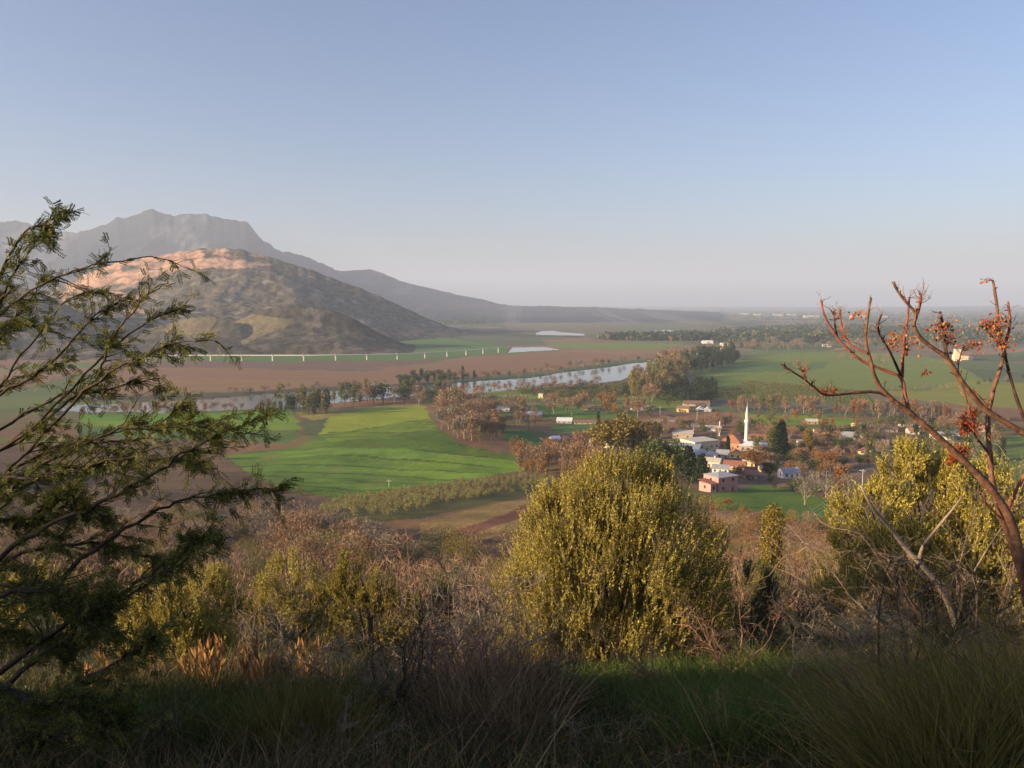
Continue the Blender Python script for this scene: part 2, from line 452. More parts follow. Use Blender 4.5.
# ------------------------------------------------------------------ hills, each with its own distance and bulk
def hill(name, label, sil, yp, yf, yb, zb, colfun, mat, relief=.16, fscale=420, nu=260, nv=150, ext=0.0, seed=0, pw=1.0, jag=2.0):
    xs = np.array([p[0] for p in sil], float); ys = np.array([p[1] for p in sil], float)
    px = np.linspace(xs[0], xs[-1], nu)
    sy = np.interp(px, xs, ys)
    sy = sy + jag * (fbm(px / 9., px * 0 + seed, 4, seed) - .5)
    yp = np.interp(px, xs, yp) if np.ndim(yp) else np.full(nu, float(yp))
    yf_ = np.interp(px, xs, yf) if np.ndim(yf) else np.full(nu, float(yf))
    kr = np.exp(-np.linspace(-2.2, 2.2, 41) ** 2); kr /= kr.sum()
    sm = np.convolve(np.pad(sy, 20, mode='edge'), kr, 'valid')
    top = at(px, sy, yp); body = at(px, sm, yp)   # crest line at its real distance, and the smoother mass below it
    ux = (px - 512) / F
    t = np.concatenate([np.linspace(0, 1, nv), np.linspace(1, 2, nv // 3)[1:]])
    U, T = np.meshgrid(np.arange(nu), t, indexing='ij')
    yy = np.where(T <= 1, yf_[:, None] + (yp - yf_)[:, None] * T, yp[:, None] + (yb - yp)[:, None] * (T - 1))
    xx = (top[:, 0] / top[:, 1])[:, None] * yy
    s = np.where(T <= 1, T ** pw * (1 - .35 * np.sin(np.pi * T) * (T < 1)), (1 - sstep(1, 2, T)))
    kc = np.exp(-((T - 1) / .16) ** 2)
    hgt = np.maximum(top[:, 2] - zb, 0.5)[:, None] * kc + np.maximum(body[:, 2] - zb, 0.5)[:, None] * (1 - kc)
    rn = fbm(xx / fscale, yy / fscale * .8, 6, 100 + seed, ridged=True) - .62
    w = np.sin(np.pi * np.clip(T, 0, 1)) ** .8
    w = np.where(T > 1, 0.15, w)
    zz = zb + hgt * s + hgt * relief * 2.2 * rn * w
    rn2 = fbm(xx / (fscale * .12), yy / (fscale * .12), 4, 140 + seed) - .5
    zz += hgt * relief * .25 * rn2 * w
    zz = np.where(T == 0, zb - 12, zz); zz = np.where(T == 2, zb - 12, zz)
    V = np.stack([xx, yy, zz], -1)
    c = colfun(xx, yy, zz, T, hgt)
    o = mk(name, V.reshape(-1, 3), grid_faces(nu, len(t))[:, ::-1], mat, col=c.reshape(-1, 3), smooth=True)
    tag(o, label, None, None, 'structure')
    return o

M_HILL = mat_ground('scrub_slope', 0.05, .45, .5)
M_HILL2 = mat_ground('mountain_rock', 0.006, .6, .35)

def scrub(x, y, z, T, h):
    n = fbm(x / 45, y / 60, 5, 201)[..., None]
    c = C_(.075, .080, .055) * (1 - n) + C_(.13, .105, .075) * n
    d = vnoise(x / 9, y / 12, 203)[..., None]
    c = c * (1 - .55 * sstep(.45, .75, d))
    r = fbm(x / 38, y / 38, 3, 207)[..., None]
    return c + (C_(.24, .215, .18) - c) * sstep(.60, .76, r) * .6

def quarry(x, y, z, T, h):
    c = scrub(x, y, z, T, h)
    px, py = to_px(x, y, z)
    n = fbm(x / 60, y / 60, 4, 211)
    b1 = inpoly(px + 10 * (n - .5), py + 8 * (n - .5), [(60, 300), (70, 278), (120, 262), (180, 250), (225, 246), (262, 254), (270, 257), (271, 266), (215, 268), (150, 276), (118, 290), (80, 296)])
    b2 = inpoly(px + 12 * (n - .5), py + 8 * (n - .5), [(112, 290), (140, 296), (145, 312), (128, 316), (112, 306)])
    b3 = inpoly(px, py, [(375, 285), (384, 285), (392, 296), (408, 306), (396, 304), (384, 297)])
    b4 = inpoly(px, py + 3 * (n - .5), [(262, 258), (272, 258), (272, 264), (258, 266)])
    rock = C_(.36, .23, .165) * (.75 + .6 * fbm(x / 22, z / 8, 4, 215)[..., None])
    rock = rock + (C_(.25, .15, .10) - rock) * (sstep(.55, .7, fbm(x / 50, z / 9, 3, 217)))[..., None]
    k = (b1 | b2 | b4).astype(float)[..., None] * sstep(.34, .48, fbm(x / 70, y / 50, 4, 219) + .06)[..., None]
    c = c * (1 - k) + rock * k
    c[b3] = C_(.5, .44, .36)
    return c

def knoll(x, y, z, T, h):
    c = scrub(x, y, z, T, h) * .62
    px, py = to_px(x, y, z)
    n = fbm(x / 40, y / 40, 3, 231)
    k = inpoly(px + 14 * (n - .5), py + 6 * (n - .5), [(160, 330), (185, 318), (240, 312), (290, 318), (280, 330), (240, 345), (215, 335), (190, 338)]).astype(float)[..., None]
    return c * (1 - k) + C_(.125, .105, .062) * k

def rocky(x, y, z, T, h):
    n = fbm(x / 260, z / 180, 5, 241)[..., None]
    c = C_(.012, .018, .027) * (1 - n) + C_(.028, .034, .042) * n
    r = fbm(x / 160, z / 240, 4, 243)[..., None]
    return c + (C_(.11, .11, .115) - c) * sstep(.58, .72, r) * .8

hill('mountain', 'grey rocky mountain with a craggy summit behind the quarried hill',
     [(-160, 218), (-60, 216), (0, 221), (15, 221), (40, 228), (60, 234), (95, 228), (130, 216), (150, 211), (166, 214), (174, 217.5), (185, 214.5), (205, 215), (216, 220), (235, 221), (240, 224), (247, 223), (256, 234), (264, 242), (280, 250), (310, 257), (330, 268), (350, 282), (380, 300), (400, 308)],
     6600, 3600, 9000, -5, rocky, M_HILL2, relief=.30, fscale=1500, nu=320, nv=150, seed=3, pw=1.35, jag=6.0)
hill('ridge', 'long low blue ridge running right of the mountain down to the plain',
     [(230, 290), (290, 277), (325, 270), (345, 271), (370, 269.5), (385, 274), (400, 281), (430, 288), (455, 294), (480, 299), (500, 304.5), (530, 306), (600, 307.5), (650, 309.5), (720, 312)],
     7400, 4600, 9500, -5, rocky, M_HILL2, relief=.22, fscale=1200, nu=260, nv=110, seed=5, pw=1.2, jag=1.5)
hill('hill', 'broad hill with a pinkish quarried top and scrubby slopes',
     [(-120, 330), (0, 308), (40, 296), (62, 286), (90, 272), (120, 262), (150, 256), (200, 248.5), (240, 249), (262, 255), (300, 266), (330, 277), (360, 288), (390, 301), (420, 315), (450, 327), (475, 335)],
     2750, [1750, 1750, 1750, 1750, 1750, 1750, 1750, 1750, 1750, 1770, 1800, 1900, 2050, 2200, 2350, 2500, 2650], 3700, -2, quarry, M_HILL, relief=.20, fscale=480, nu=420, nv=220, seed=7, pw=1.1, jag=3)
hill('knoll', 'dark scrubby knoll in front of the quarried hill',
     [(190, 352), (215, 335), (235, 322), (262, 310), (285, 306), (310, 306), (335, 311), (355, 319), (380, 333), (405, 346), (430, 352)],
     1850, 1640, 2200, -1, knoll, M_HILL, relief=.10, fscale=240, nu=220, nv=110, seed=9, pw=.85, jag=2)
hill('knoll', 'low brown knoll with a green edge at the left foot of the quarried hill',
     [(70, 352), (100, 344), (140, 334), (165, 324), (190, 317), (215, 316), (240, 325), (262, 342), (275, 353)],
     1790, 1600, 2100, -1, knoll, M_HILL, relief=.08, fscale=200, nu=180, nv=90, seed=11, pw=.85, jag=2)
hill('hill', 'dark slope behind the feathery tree at the left edge',
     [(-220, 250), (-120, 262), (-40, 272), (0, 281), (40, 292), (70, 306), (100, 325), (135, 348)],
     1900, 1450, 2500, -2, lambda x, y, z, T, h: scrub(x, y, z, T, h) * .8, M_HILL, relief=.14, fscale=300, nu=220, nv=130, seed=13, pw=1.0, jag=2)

# ------------------------------------------------------------------ water
mw, tw, bw = newmat('river_water')
bw.inputs['Base Color'].default_value = (.10, .12, .11, 1); bw.inputs['Roughness'].default_value = 0.10
bw.inputs['Specular IOR Level'].default_value = 0.9; bw.inputs['IOR'].default_value = 1.45
nz = tw.nodes.new('ShaderNodeTexNoise'); nz.inputs['Scale'].default_value = .25; nz.inputs['Detail'].default_value = 3
gp = tw.nodes.new('ShaderNodeNewGeometry'); tw.links.new(gp.outputs['Position'], nz.inputs['Vector'])
bpn = tw.nodes.new('ShaderNodeBump'); bpn.inputs['Strength'].default_value = .04; bpn.inputs['Distance'].default_value = .4
tw.links.new(nz.outputs[0], bpn.inputs['Height']); tw.links.new(bpn.outputs[0], bw.inputs['Normal'])
import bmesh
def water(name, poly, label):
    bm = bmesh.new()
    P = np.array(plane_px(poly)); c = P.mean(0)
    # grown slightly so that the shore is drawn by the ground itself
    n = len(P); vs = []
    area = sum(P[i][0] * P[(i + 1) % n][1] - P[(i + 1) % n][0] * P[i][1] for i in range(n))
    sg = 1 if area > 0 else -1
    for i in range(n):
        e = unit(P[(i + 1) % n] - P[i - 1]); nrm = np.array([e[1], -e[0]]) * sg
        vs.append(bm.verts.new((P[i][0] + nrm[0] * 9, P[i][1] + nrm[1] * 9, -.75)))
    bm.faces.new(vs); bmesh.ops.triangulate(bm, faces=bm.faces[:])
    for f in bm.faces:
        if f.normal.z < 0: f.normal_flip()
    me = bpy.data.meshes.new(name); bm.to_mesh(me); bm.free(); me.materials.append(mw)
    o = bpy.data.objects.new(name, me); COL.objects.link(o)
    tag(o, label, None, None, 'structure')
water('river', RIVER, 'pale river winding across the valley floor')
water('pond', POND1, 'pale pond far out in the middle of the plain')
water('pond', POND2, 'small distant pond right of the larger pond')
water('pond', POND3, 'long thin pond beyond the brown field')

# ------------------------------------------------------------------ haze: one closed box round everything below the sky
mh = bpy.data.materials.new('haze'); mh.use_nodes = True
th = mh.node_tree; th.nodes.remove(th.nodes['Principled BSDF'])
pv = th.nodes.new('ShaderNodeVolumePrincipled')
pv.inputs['Color'].default_value = (.63, .75, 1.0, 1); pv.inputs['Density'].default_value = HAZE; pv.inputs['Anisotropy'].default_value = 0.05
th.links.new(pv.outputs[0], th.nodes['Material Output'].inputs['Volume'])
zmin = min(V[:, 2].min(), -20) - 1
bb = [(-23000, -23000, zmin), (23000, -23000, zmin), (23000, 23000, zmin), (-23000, 23000, zmin)]
zt_ = max(o.bound_box[k][2] for o in COL.objects if o.type == 'MESH' for k in range(8)) + 12
vv = bb + [(a, b, zt_) for a, b, _ in bb]
hz = mk('haze', vv, np.array([[3, 2, 1, 0], [4, 5, 6, 7], [0, 1, 5, 4], [1, 2, 6, 5], [2, 3, 7, 6], [3, 0, 4, 7]]), mh)
tag(hz, 'thin evening haze over the valley', None, None, 'stuff')

# ------------------------------------------------------------------ plant geometry
def rdir(n, up=0.0):
    v = rng.normal(size=(n, 3)); v = unit(v); v[:, 2] += up
    return unit(v)

def perp(D):
    r = rng.normal(size=D.shape)
    return unit(np.cross(D, r))

def leaves(P, D, L, Wd, fold=0.0):
    """diamond leaves: base P, direction D, length L, half width Wd"""
    n = len(P)
    L = np.broadcast_to(L, (n,))[:, None]; Wd = np.broadcast_to(Wd, (n,))[:, None]
    S = perp(D); N = np.cross(D, S)
    mid = P + D * L * .48 + N * L * fold
    V = np.stack([P, mid + S * Wd, P + D * L, mid - S * Wd], 1).reshape(-1, 3)
    Fq = np.arange(4 * n).reshape(-1, 4)
    return V, Fq

def segs(P0, P1, r0, r1, k=4):
    """tapered prisms between point pairs"""
    n = len(P0)
    D = unit(P1 - P0)
    ref = np.where(np.abs(D[:, 2:3]) > .9, np.array([[1., 0, 0]]), np.array([[0, 0, 1.]]))
    A = unit(np.cross(D, ref)); B = np.cross(D, A)
    a = np.arange(k) * 2 * np.pi / k
    ring = A[:, None, :] * np.cos(a)[None, :, None] + B[:, None, :] * np.sin(a)[None, :, None]
    r0 = np.broadcast_to(r0, (n,))[:, None, None]; r1 = np.broadcast_to(r1, (n,))[:, None, None]
    V = np.concatenate([P0[:, None] + ring * r0, P1[:, None] + ring * r1], 1).reshape(-1, 3)
    i = np.arange(k); j = (i + 1) % k
    q = np.stack([i, i + k, j + k, j], -1)[:, ::-1]
    Fq = (q[None] + (np.arange(n) * 2 * k)[:, None, None]).reshape(-1, 4)
    return V, Fq

def tube(pts, rad, k=7, bump=0.0):
    """one continuous tube along a polyline"""
    pts = np.asarray(pts, float); n = len(pts)
    rad = np.broadcast_to(rad, (n,)).astype(float)
    T = unit(np.gradient(pts, axis=0))
    A = np.zeros_like(pts); a0 = np.cross(T[0], [0.3, 0.2, 0.9]); A[0] = a0 / np.linalg.norm(a0)
    for i in range(1, n):
        v = A[i - 1] - T[i] * np.dot(A[i - 1], T[i]); A[i] = v / max(np.linalg.norm(v), 1e-9)
    B = np.cross(T, A)
    a = np.arange(k) * 2 * np.pi / k
    rr_ = rad[:, None] * (1 + bump * rng.normal(size=(n, k)))
    V = pts[:, None] + (A[:, None] * np.cos(a)[None, :, None] + B[:, None] * np.sin(a)[None, :, None]) * rr_[..., None]
    V = V.reshape(-1, 3)
    i, j = np.meshgrid(np.arange(n - 1), np.arange(k), indexing='ij'); j2 = (j + 1) % k
    Fq = np.stack([i * k + j, i * k + j2, (i + 1) * k + j2, (i + 1) * k + j], -1).reshape(-1, 4)
    V = np.vstack([V, pts[-1] + T[-1] * rad[-1]]); tip = len(V) - 1
    jj = np.arange(k); Ft = np.stack([(n - 1) * k + jj, (n - 1) * k + (jj + 1) % k, np.full(k, tip)], -1)
    return V, Fq, Ft

def smoothline(pts, n=4):
    """Catmull-Rom resample"""
    P = np.asarray(pts, float)
    if len(P) < 3: n = max(n, 4)
    Q = np.vstack([2 * P[0] - P[1], P, 2 * P[-1] - P[-2]])
    out = []
    for i in range(1, len(Q) - 2):
        for t in np.arange(n) / n:
            out.append(.5 * ((2 * Q[i]) + (Q[i + 1] - Q[i - 1]) * t + (2 * Q[i - 1] - 5 * Q[i] + 4 * Q[i + 1] - Q[i + 2]) * t * t + (3 * Q[i] - Q[i - 1] - 3 * Q[i + 1] + Q[i + 2]) * t ** 3))
    out.append(Q[-2])
    return np.array(out)

class Acc:
    def __init__(s): s.V = []; s.Q = []; s.T = []; s.n = 0
    def add(s, V, Q=None, T=None):
        if Q is not None and len(Q): s.Q.append(np.asarray(Q) + s.n)
        if T is not None and len(T): s.T.append(np.asarray(T) + s.n)
        s.V.append(V); s.n += len(V); return s
    def build(s, name, mat, parent=None, smooth=False):
        F_ = []
        if s.Q: F_.append(np.concatenate(s.Q))
        if s.T: F_.append(np.concatenate(s.T))
        return mk(name, np.concatenate(s.V), F_, mat, parent, smooth=smooth)

def grow(P0, D0, L, K, curl=.25, up=0.0):
    """n wavy stems of K steps -> (n,K+1,3)"""
    n = len(P0); L = np.broadcast_to(L, (n,)); D = unit(np.asarray(D0, float)); P = [np.asarray(P0, float)]
    for k in range(K):
        D = unit(D + rng.normal(size=(n, 3)) * curl + np.array([0, 0, up]))
        P.append(P[-1] + D * (L / K)[:, None])
    return np.stack(P, 1)

def grow_segs(G, r0, r1, k=3):
    n, K1, _ = G.shape
    r0 = np.broadcast_to(r0, (n,)); r1 = np.broadcast_to(r1, (n,))
    t = np.linspace(0, 1, K1)
    Rr = r0[:, None] * (1 - t) + r1[:, None] * t
    return segs(G[:, :-1].reshape(-1, 3), G[:, 1:].reshape(-1, 3), Rr[:, :-1].ravel(), Rr[:, 1:].ravel(), k)

def spawn(G, m, spread=.8, tmin=.25, up=0.0):
    n, K1, _ = G.shape
    i = rng.integers(0, n, m); f = (tmin + (1 - tmin) * rng.random(m)) * (K1 - 1.001)
    k = f.astype(int); t = (f - k)[:, None]
    P = G[i, k] * (1 - t) + G[i, k + 1] * t
    D = unit(G[i, k + 1] - G[i, k])
    D = unit(D + rdir(m) * spread + np.array([0, 0, up]))
    return P, D

# ------------------------------------------------------------------ bark and foliage materials
M_BARK = mat_plain('bark', (.10, .075, .055), .9, .3, 6, bump=.4)
M_BARKP = mat_plain('pale_bark', (.26, .21, .17), .9, .3, 6, bump=.4)
LEAFM = {
    'green': mat_leaf('green_foliage', [(.045, .075, .016), (.075, .105, .022), (.12, .14, .03)]),
    'olive': mat_leaf('olive_foliage', [(.085, .095, .032), (.14, .14, .045), (.20, .18, .06)]),
    'golden': mat_leaf('golden_foliage', [(.15, .12, .025), (.24, .18, .03), (.30, .23, .05)]),
    'dark': mat_leaf('dark_foliage', [(.018, .035, .014), (.03, .052, .02), (.045, .065, .022)]),
    'bare': mat_leaf('bare_twigs', [(.15, .095, .058), (.235, .15, .09), (.31, .21, .13)], .1),
    'rust': mat_leaf('rusty_leaves', [(.18, .085, .028), (.28, .135, .042), (.34, .19, .07)]),
    'grey': mat_leaf('grey_twigs', [(.12, .10, .08), (.18, .155, .125), (.25, .22, .18)], .1),
    'orchard': mat_leaf('orchard_foliage', [(.15, .15, .06), (.24, .225, .09), (.33, .30, .13)]),
}

def crown_mesh(kind, shape, n, leaf, seed):
    """unit-height tree crown (z from base to 1) out of leaf clumps"""
    global rng
    keep = rng; rng = np.random.default_rng(seed)
    if shape == 'round':
        nb = 12
        ang = rng.random(nb) * 6.28; rad = .26 * np.sqrt(rng.random(nb)); hz_ = .38 + .42 * rng.random(nb)
        C = np.stack([np.cos(ang) * rad, np.sin(ang) * rad, hz_], -1); S = .13 + .12 * rng.random(nb)
    elif shape == 'tall':
        nb = 14
        hz_ = np.linspace(.28, .90, nb); rad = .13 * rng.random(nb) * (1.2 - hz_); ang = rng.random(nb) * 6.28
        C = np.stack([np.cos(ang) * rad, np.sin(ang) * rad, hz_], -1); S = .10 + .09 * rng.random(nb) * (1.3 - hz_)
    elif shape == 'column':
        nb = 14
        hz_ = np.linspace(.10, .94, nb); C = np.stack([rng.normal(0, .008, nb), rng.normal(0, .008, nb), hz_], -1)
        S = .085 * np.sin(np.pi * np.clip(hz_ * .8 + .22, 0, 1)) ** .7 + .012
    elif shape == 'fan':
        nb = 14
        ang = rng.random(nb) * 6.28; rad = .30 * np.sqrt(rng.random(nb)); hz_ = .45 + .38 * rng.random(nb)
        C = np.stack([np.cos(ang) * rad, np.sin(ang) * rad, hz_], -1); S = .12 + .10 * rng.random(nb)
    elif shape == 'cone':
        nb = 16
        hz_ = np.linspace(.15, .92, nb); ang = rng.random(nb) * 6.28; rad = .16 * (1 - hz_) * rng.random(nb)
        C = np.stack([np.cos(ang) * rad, np.sin(ang) * rad, hz_], -1); S = .20 * (1.08 - hz_) + .03
    elif shape == 'low':
        nb = 9
        ang = rng.random(nb) * 6.28; rad = .38 * np.sqrt(rng.random(nb)); hz_ = .3 + .35 * rng.random(nb)
        C = np.stack([np.cos(ang) * rad, np.sin(ang) * rad, hz_], -1); S = .26 + .14 * rng.random(nb)
    b = rng.integers(0, nb, n)
    d = rdir(n); rr_ = S[b] * (.45 + .6 * rng.random(n) ** .5)
    P = C[b] + d * rr_[:, None] * np.array([1, 1, .95 if shape != 'column' else 1.3])
    P = P[(P[:, 2] > .04)]; n = len(P); d = d[:n]
    twig = kind in ('bare', 'grey')
    D = unit(rdir(n, .7 if twig else .25) + (0.5 * unit(P - np.array([0, 0, .3])) if twig else 0))
    V, Fq = leaves(P, D, leaf * (.6 + .8 * rng.random(n)) * (2.6 if twig else 1), leaf * (.17 if twig else .42))
    V[:, 2] = np.clip(V[:, 2], .02, 1.04)
    me = mk('crown', V, Fq, LEAFM[kind])
    # trunk with limbs
    acc = Acc()
    lean = rng.normal(0, .02, 2)
    top = {'round': .5, 'fan': .45, 'tall': .75, 'column': .8, 'cone': .8, 'low': .3}[shape]
    pts = smoothline([(0, 0, -.03), (lean[0] * .4, lean[1] * .4, top * .4), (lean[0], lean[1], top)], 3)
    acc.add(*tube(pts, np.linspace(.026, .011, len(pts)) * (.6 if shape == 'column' else 1), 6))
    nl = 9
    tb = rng.integers(0, nb, nl)
    for q in range(nl):
        p0 = pts[int(len(pts) * (.45 + .5 * rng.random())) - 1]
        p1 = C[tb[q]]
        m_ = (p0 + p1) / 2 + rng.normal(0, .02, 3)
        sp = smoothline([p0, m_, p1], 2)
        acc.add(*tube(sp, np.linspace(.010, .004, len(sp)), 4))
    tr = acc.build('trunk', M_BARKP if kind in ('grey', 'bare', 'golden') else M_BARK)
    rng = keep
    d_ = (me.data, tr.data)
    bpy.data.objects.remove(me); bpy.data.objects.remove(tr)
    return d_

PROTO = {}
ADJ = {'bare': 'reddish bare', 'grey': 'grey bare', 'olive': 'olive green', 'golden': 'golden', 'dark': 'dark green', 'green': 'green', 'rust': 'rust brown', 'orchard': 'grey-green'}
def proto(kind, shape, n=700, leaf=.06, nvar=3):
    key = (kind, shape, n)
    if key not in PROTO:
        PROTO[key] = [crown_mesh(kind, shape, n, leaf, 1000 + 31 * len(PROTO) + v) for v in range(nvar)]
    return PROTO[key]

NAMES = {'round': 'leafy_tree', 'tall': 'tall_tree', 'column': 'cypress_tree', 'fan': 'bare_tree', 'cone': 'conifer_tree', 'low': 'shrub'}
def plant(loc, h, kind, shape, label, group=None, n=700, leaf=.06, name=None, cat=None, wide=1.0):
    pv_ = proto(kind, shape, n, leaf)[rng.integers(0, 3)]
    name = name or ('bare_tree' if kind in ('bare', 'grey') and shape != 'low' else NAMES[shape])
    w_ = wide * h * (.75 + .5 * rng.random()); w2 = w_ * (.8 + .4 * rng.random())
    o = empty(name, loc, label, cat or ('shrub' if shape == 'low' else 'tree'), group, rng.random() * 6.28, (w_, w2, h))
    for nm, me in (('crown', pv_[0]), ('trunk', pv_[1])):
        if nm == 'trunk' and shape == 'low': nm = 'stem'
        c = bpy.data.objects.new(nm, me); COL.objects.link(c); c.parent = o
    return o

def plant_px(px, py, hpx, *a, **k):
    g = ground(px, py)[0]
    h = hpx * g[1] / F
    return plant(g - np.array([0, 0, .05]), h, *a, **k)

def scatter_px(poly, n, dmin=0.0):
    """ground points inside a photo outline, even over the ground as seen"""
    xs = [p[0] for p in poly]; ys = [p[1] for p in poly]
    q = rng.random((n * 6, 2)) * [max(xs) - min(xs), max(ys) - min(ys)] + [min(xs), min(ys)]
    q = q[inpoly(q[:, 0], q[:, 1], poly)]
    if dmin > 0:
        keep = []
        for p in q:
            if all((p[0] - k[0]) ** 2 + ((p[1] - k[1]) * 2.5) ** 2 > dmin ** 2 for k in keep): keep.append(p)
            if len(keep) >= n: break
        q = np.array(keep)
    q = q[:n]
    return q, ground(q[:, 0], q[:, 1])

def plant_area(poly, n, hpx, kinds, label, group, dmin=0, n_leaf=260, leaf=.09, wide=1.0, name=None, cat=None, hm=None):
    q, G = scatter_px(poly, n, dmin)
    hmed = hpx
    for (a, b), g in zip(q, G):
        kd, sh = kinds[rng.integers(0, len(kinds))]
        h = (hm if hm else hpx * g[1] / F) * (.72 + .56 * rng.random())
        nm_ = name or {'tall': 'slender_tree', 'fan': 'spreading_tree', 'round': 'bushy_tree', 'low': 'shrub'}.get(sh)
        if sh == 'round' and not name: nm_ = {'dark': 'evergreen_tree', 'bare': 'leafless_tree', 'grey': 'leafless_tree', 'rust': 'rusty_tree'}.get(kd, nm_)
        size = 'taller' if h > hmed * g[1] / F else 'shorter'
        f_ = (a - min(p[0] for p in poly)) / (max(p[0] for p in poly) - min(p[0] for p in poly))
        where = 'at its left end' if f_ < .25 else 'left of its middle' if f_ < .5 else 'right of its middle' if f_ < .75 else 'at its right end'
        lab = f"{size} {ADJ[kd]} {label}, {where}" if n > 14 else f"{size} {ADJ[kd]} {label}"
        plant(g - np.array([0, 0, .05]), h, kd, sh, lab, group, n=n_leaf, leaf=leaf, wide=wide, name=nm_, cat=cat)

# ---- orchard of small grey-green bushes below the big green field: rows following the slope
OR = [(322, 512), (345, 498), (400, 492), (450, 484), (500, 479), (548, 473), (560, 486), (520, 492), (470, 499), (420, 509), (380, 518), (330, 523)]
g0 = ground([335, 548], [510, 482])
base = g0[0][:2]; ax = unit(g0[1][:2] - g0[0][:2]); ay = np.array([-ax[1], ax[0]])
Lr = np.linalg.norm(g0[1][:2] - g0[0][:2])
I, J = np.meshgrid(np.arange(-3, int(Lr / 4.6) + 5), np.arange(-12, 13), indexing='ij')
P = base + ax * (I.ravel() * 4.6)[:, None] + ay * (J.ravel() * 6.2)[:, None]
P = P + rng.normal(0, .45, P.shape)
z = Hgt(P[:, 0], P[:, 1]); px_, py_ = to_px(P[:, 0], P[:, 1], z)
m = inpoly(px_, py_, OR) & (rng.random(len(P)) > .04)
P = np.column_stack([P, z])[m]
P = P[np.argsort(P[:, 1])]
for p in P[:300]:
    plant(p - [0, 0, .05], 2.9 * (.75 + .5 * rng.random()), 'orchard', 'low', 'small rounded grey-green orchard tree in the close rows below the big green field', 'orchard trees in rows below the green field', n=240, leaf=.10, name='orchard_tree', cat='tree', wide=.78)
print('orchard', len(P))

# ---- trees along the near river bank and between the fields
plant_area([(80, 414), (140, 411), (280, 409), (300, 408), (300, 412), (140, 415), (80, 417)], 34, 9, [('bare', 'tall'), ('grey', 'fan'), ('green', 'tall'), ('bare', 'fan')],
           'tree in the row beyond the left green fields', 'row of small trees on the near bank at left', 5, 300)
plant_area([(283, 413), (305, 409), (328, 412), (322, 418), (290, 416)], 12, 22, [('golden', 'tall'), ('olive', 'tall'), ('olive', 'round'), ('dark', 'tall')],
           'tree in the clump between river and hill field', 'clump of golden-green trees by the river', 5, 420, .07)
plant_area([(330, 402), (352, 398), (385, 398), (450, 400), (452, 408), (400, 404), (345, 407)], 34, 18, [('olive', 'tall'), ('bare', 'round'), ('dark', 'round'), ('golden', 'tall'), ('bare', 'tall'), ('green', 'round')],
           'tree in the belt behind the hill field', 'belt of trees behind the hill field', 6, 420, .07)
plant_area([(395, 381), (440, 377), (470, 376), (480, 380), (440, 385), (400, 386)], 34, 9, [('dark', 'round'), ('dark', 'tall'), ('green', 'round')],
           'tree in the grove on the far bank', 'dark grove on the far bank', 4, 300)
plant_area([(440, 383), (480, 380), (530, 377), (570, 371), (640, 362), (700, 350), (715, 352), (640, 361), (570, 368), (520, 375), (440, 381)], 80, 8, [('bare', 'round'), ('grey', 'round'), ('olive', 'round'), ('bare', 'fan')],
           'tree in the far bank strip', 'strip of trees on the far bank', 4, 240)
plant_area([(100, 398), (200, 394), (330, 386), (420, 382), (420, 384), (330, 389), (200, 397), (100, 401)], 44, 6, [('grey', 'round'), ('dark', 'low'), ('bare', 'round')],
           'tree of the left far bank brush', 'brush trees on the left far bank', 5, 200)
plant_area([(455, 392), (500, 390), (560, 387), (600, 386), (600, 389), (545, 393), (500, 394), (455, 396)], 42, 8, [('bare', 'round'), ('bare', 'fan'), ('rust', 'round')],
           'tree of the near bank row', 'bare trees on the near bank', 5, 240)
# dark green orchard block
plant_area([(512, 392), (560, 387.5), (640, 386), (650, 393), (600, 399), (545, 398)], 150, 6.5, [('green', 'low'), ('dark', 'low'), ('olive', 'low')],
           'fruit tree in the riverside block', 'dark green orchard by the river', 3.6, 200, .1, 1.2, name='orchard_tree', cat='tree')
# eucalyptus wood by the river bend
plant_area([(630, 386), (650, 374), (672, 366), (690, 372), (680, 390), (655, 402), (632, 400)], 80, 17, [('olive', 'tall'), ('olive', 'round'), ('golden', 'tall'), ('bare', 'round'), ('bare', 'tall')],
           'tree in the brownish riverside wood', 'olive-brown riverside wood', 5, 380, .075)
plant_area([(672, 368), (690, 361), (725, 356), (738, 357), (736, 366), (715, 370), (680, 376)], 80, 13, [('dark', 'tall'), ('dark', 'round'), ('green', 'tall')],
           'evergreen in the dense river bend wood', 'dark wood at the river bend', 4, 380, .075)
plant_area([(664, 394), (680, 388), (705, 388), (716, 392), (714, 404), (680, 406), (664, 404)], 42, 14, [('dark', 'tall'), ('dark', 'round')],
           'evergreen in the wood above the farm', 'near end of the dark wood', 5, 380, .075)
# row of bare poplars beyond the village, far hedges
plant_area([(735, 408), (800, 410), (880, 414), (990, 420), (990, 424), (880, 419), (800, 414), (735, 411)], 100, 15, [('bare', 'tall'), ('olive', 'tall'), ('bare', 'round'), ('rust', 'tall'), ('grey', 'tall')],
           'tree in the row beyond the village', 'long row of bare poplars beyond the village', 4.2, 320, .07)
plant_area([(870, 391), (930, 388), (1020, 379), (1040, 379), (1040, 381), (930, 391), (870, 394)], 34, 5, [('dark', 'round'), ('grey', 'round')],
           'hedge tree between the right-hand fields', 'hedge between the right-hand fields', 5, 200)
plant_area([(590, 338), (690, 339), (690, 342), (590, 341)], 24, 5, [('dark', 'round'), ('bare', 'round')], 'far tree beside the green strip', 'far trees by the narrow green strip', 5, 160)
plant_area([(700, 349), (745, 345), (880, 343), (1000, 345), (1000, 352), (880, 350), (760, 352)], 110, 7, [('grey', 'round'), ('bare', 'round'), ('dark', 'round'), ('olive', 'round')],
           'tree in the belt beyond the wide field', 'tree belt beyond the wide green field', 4, 180, .1)
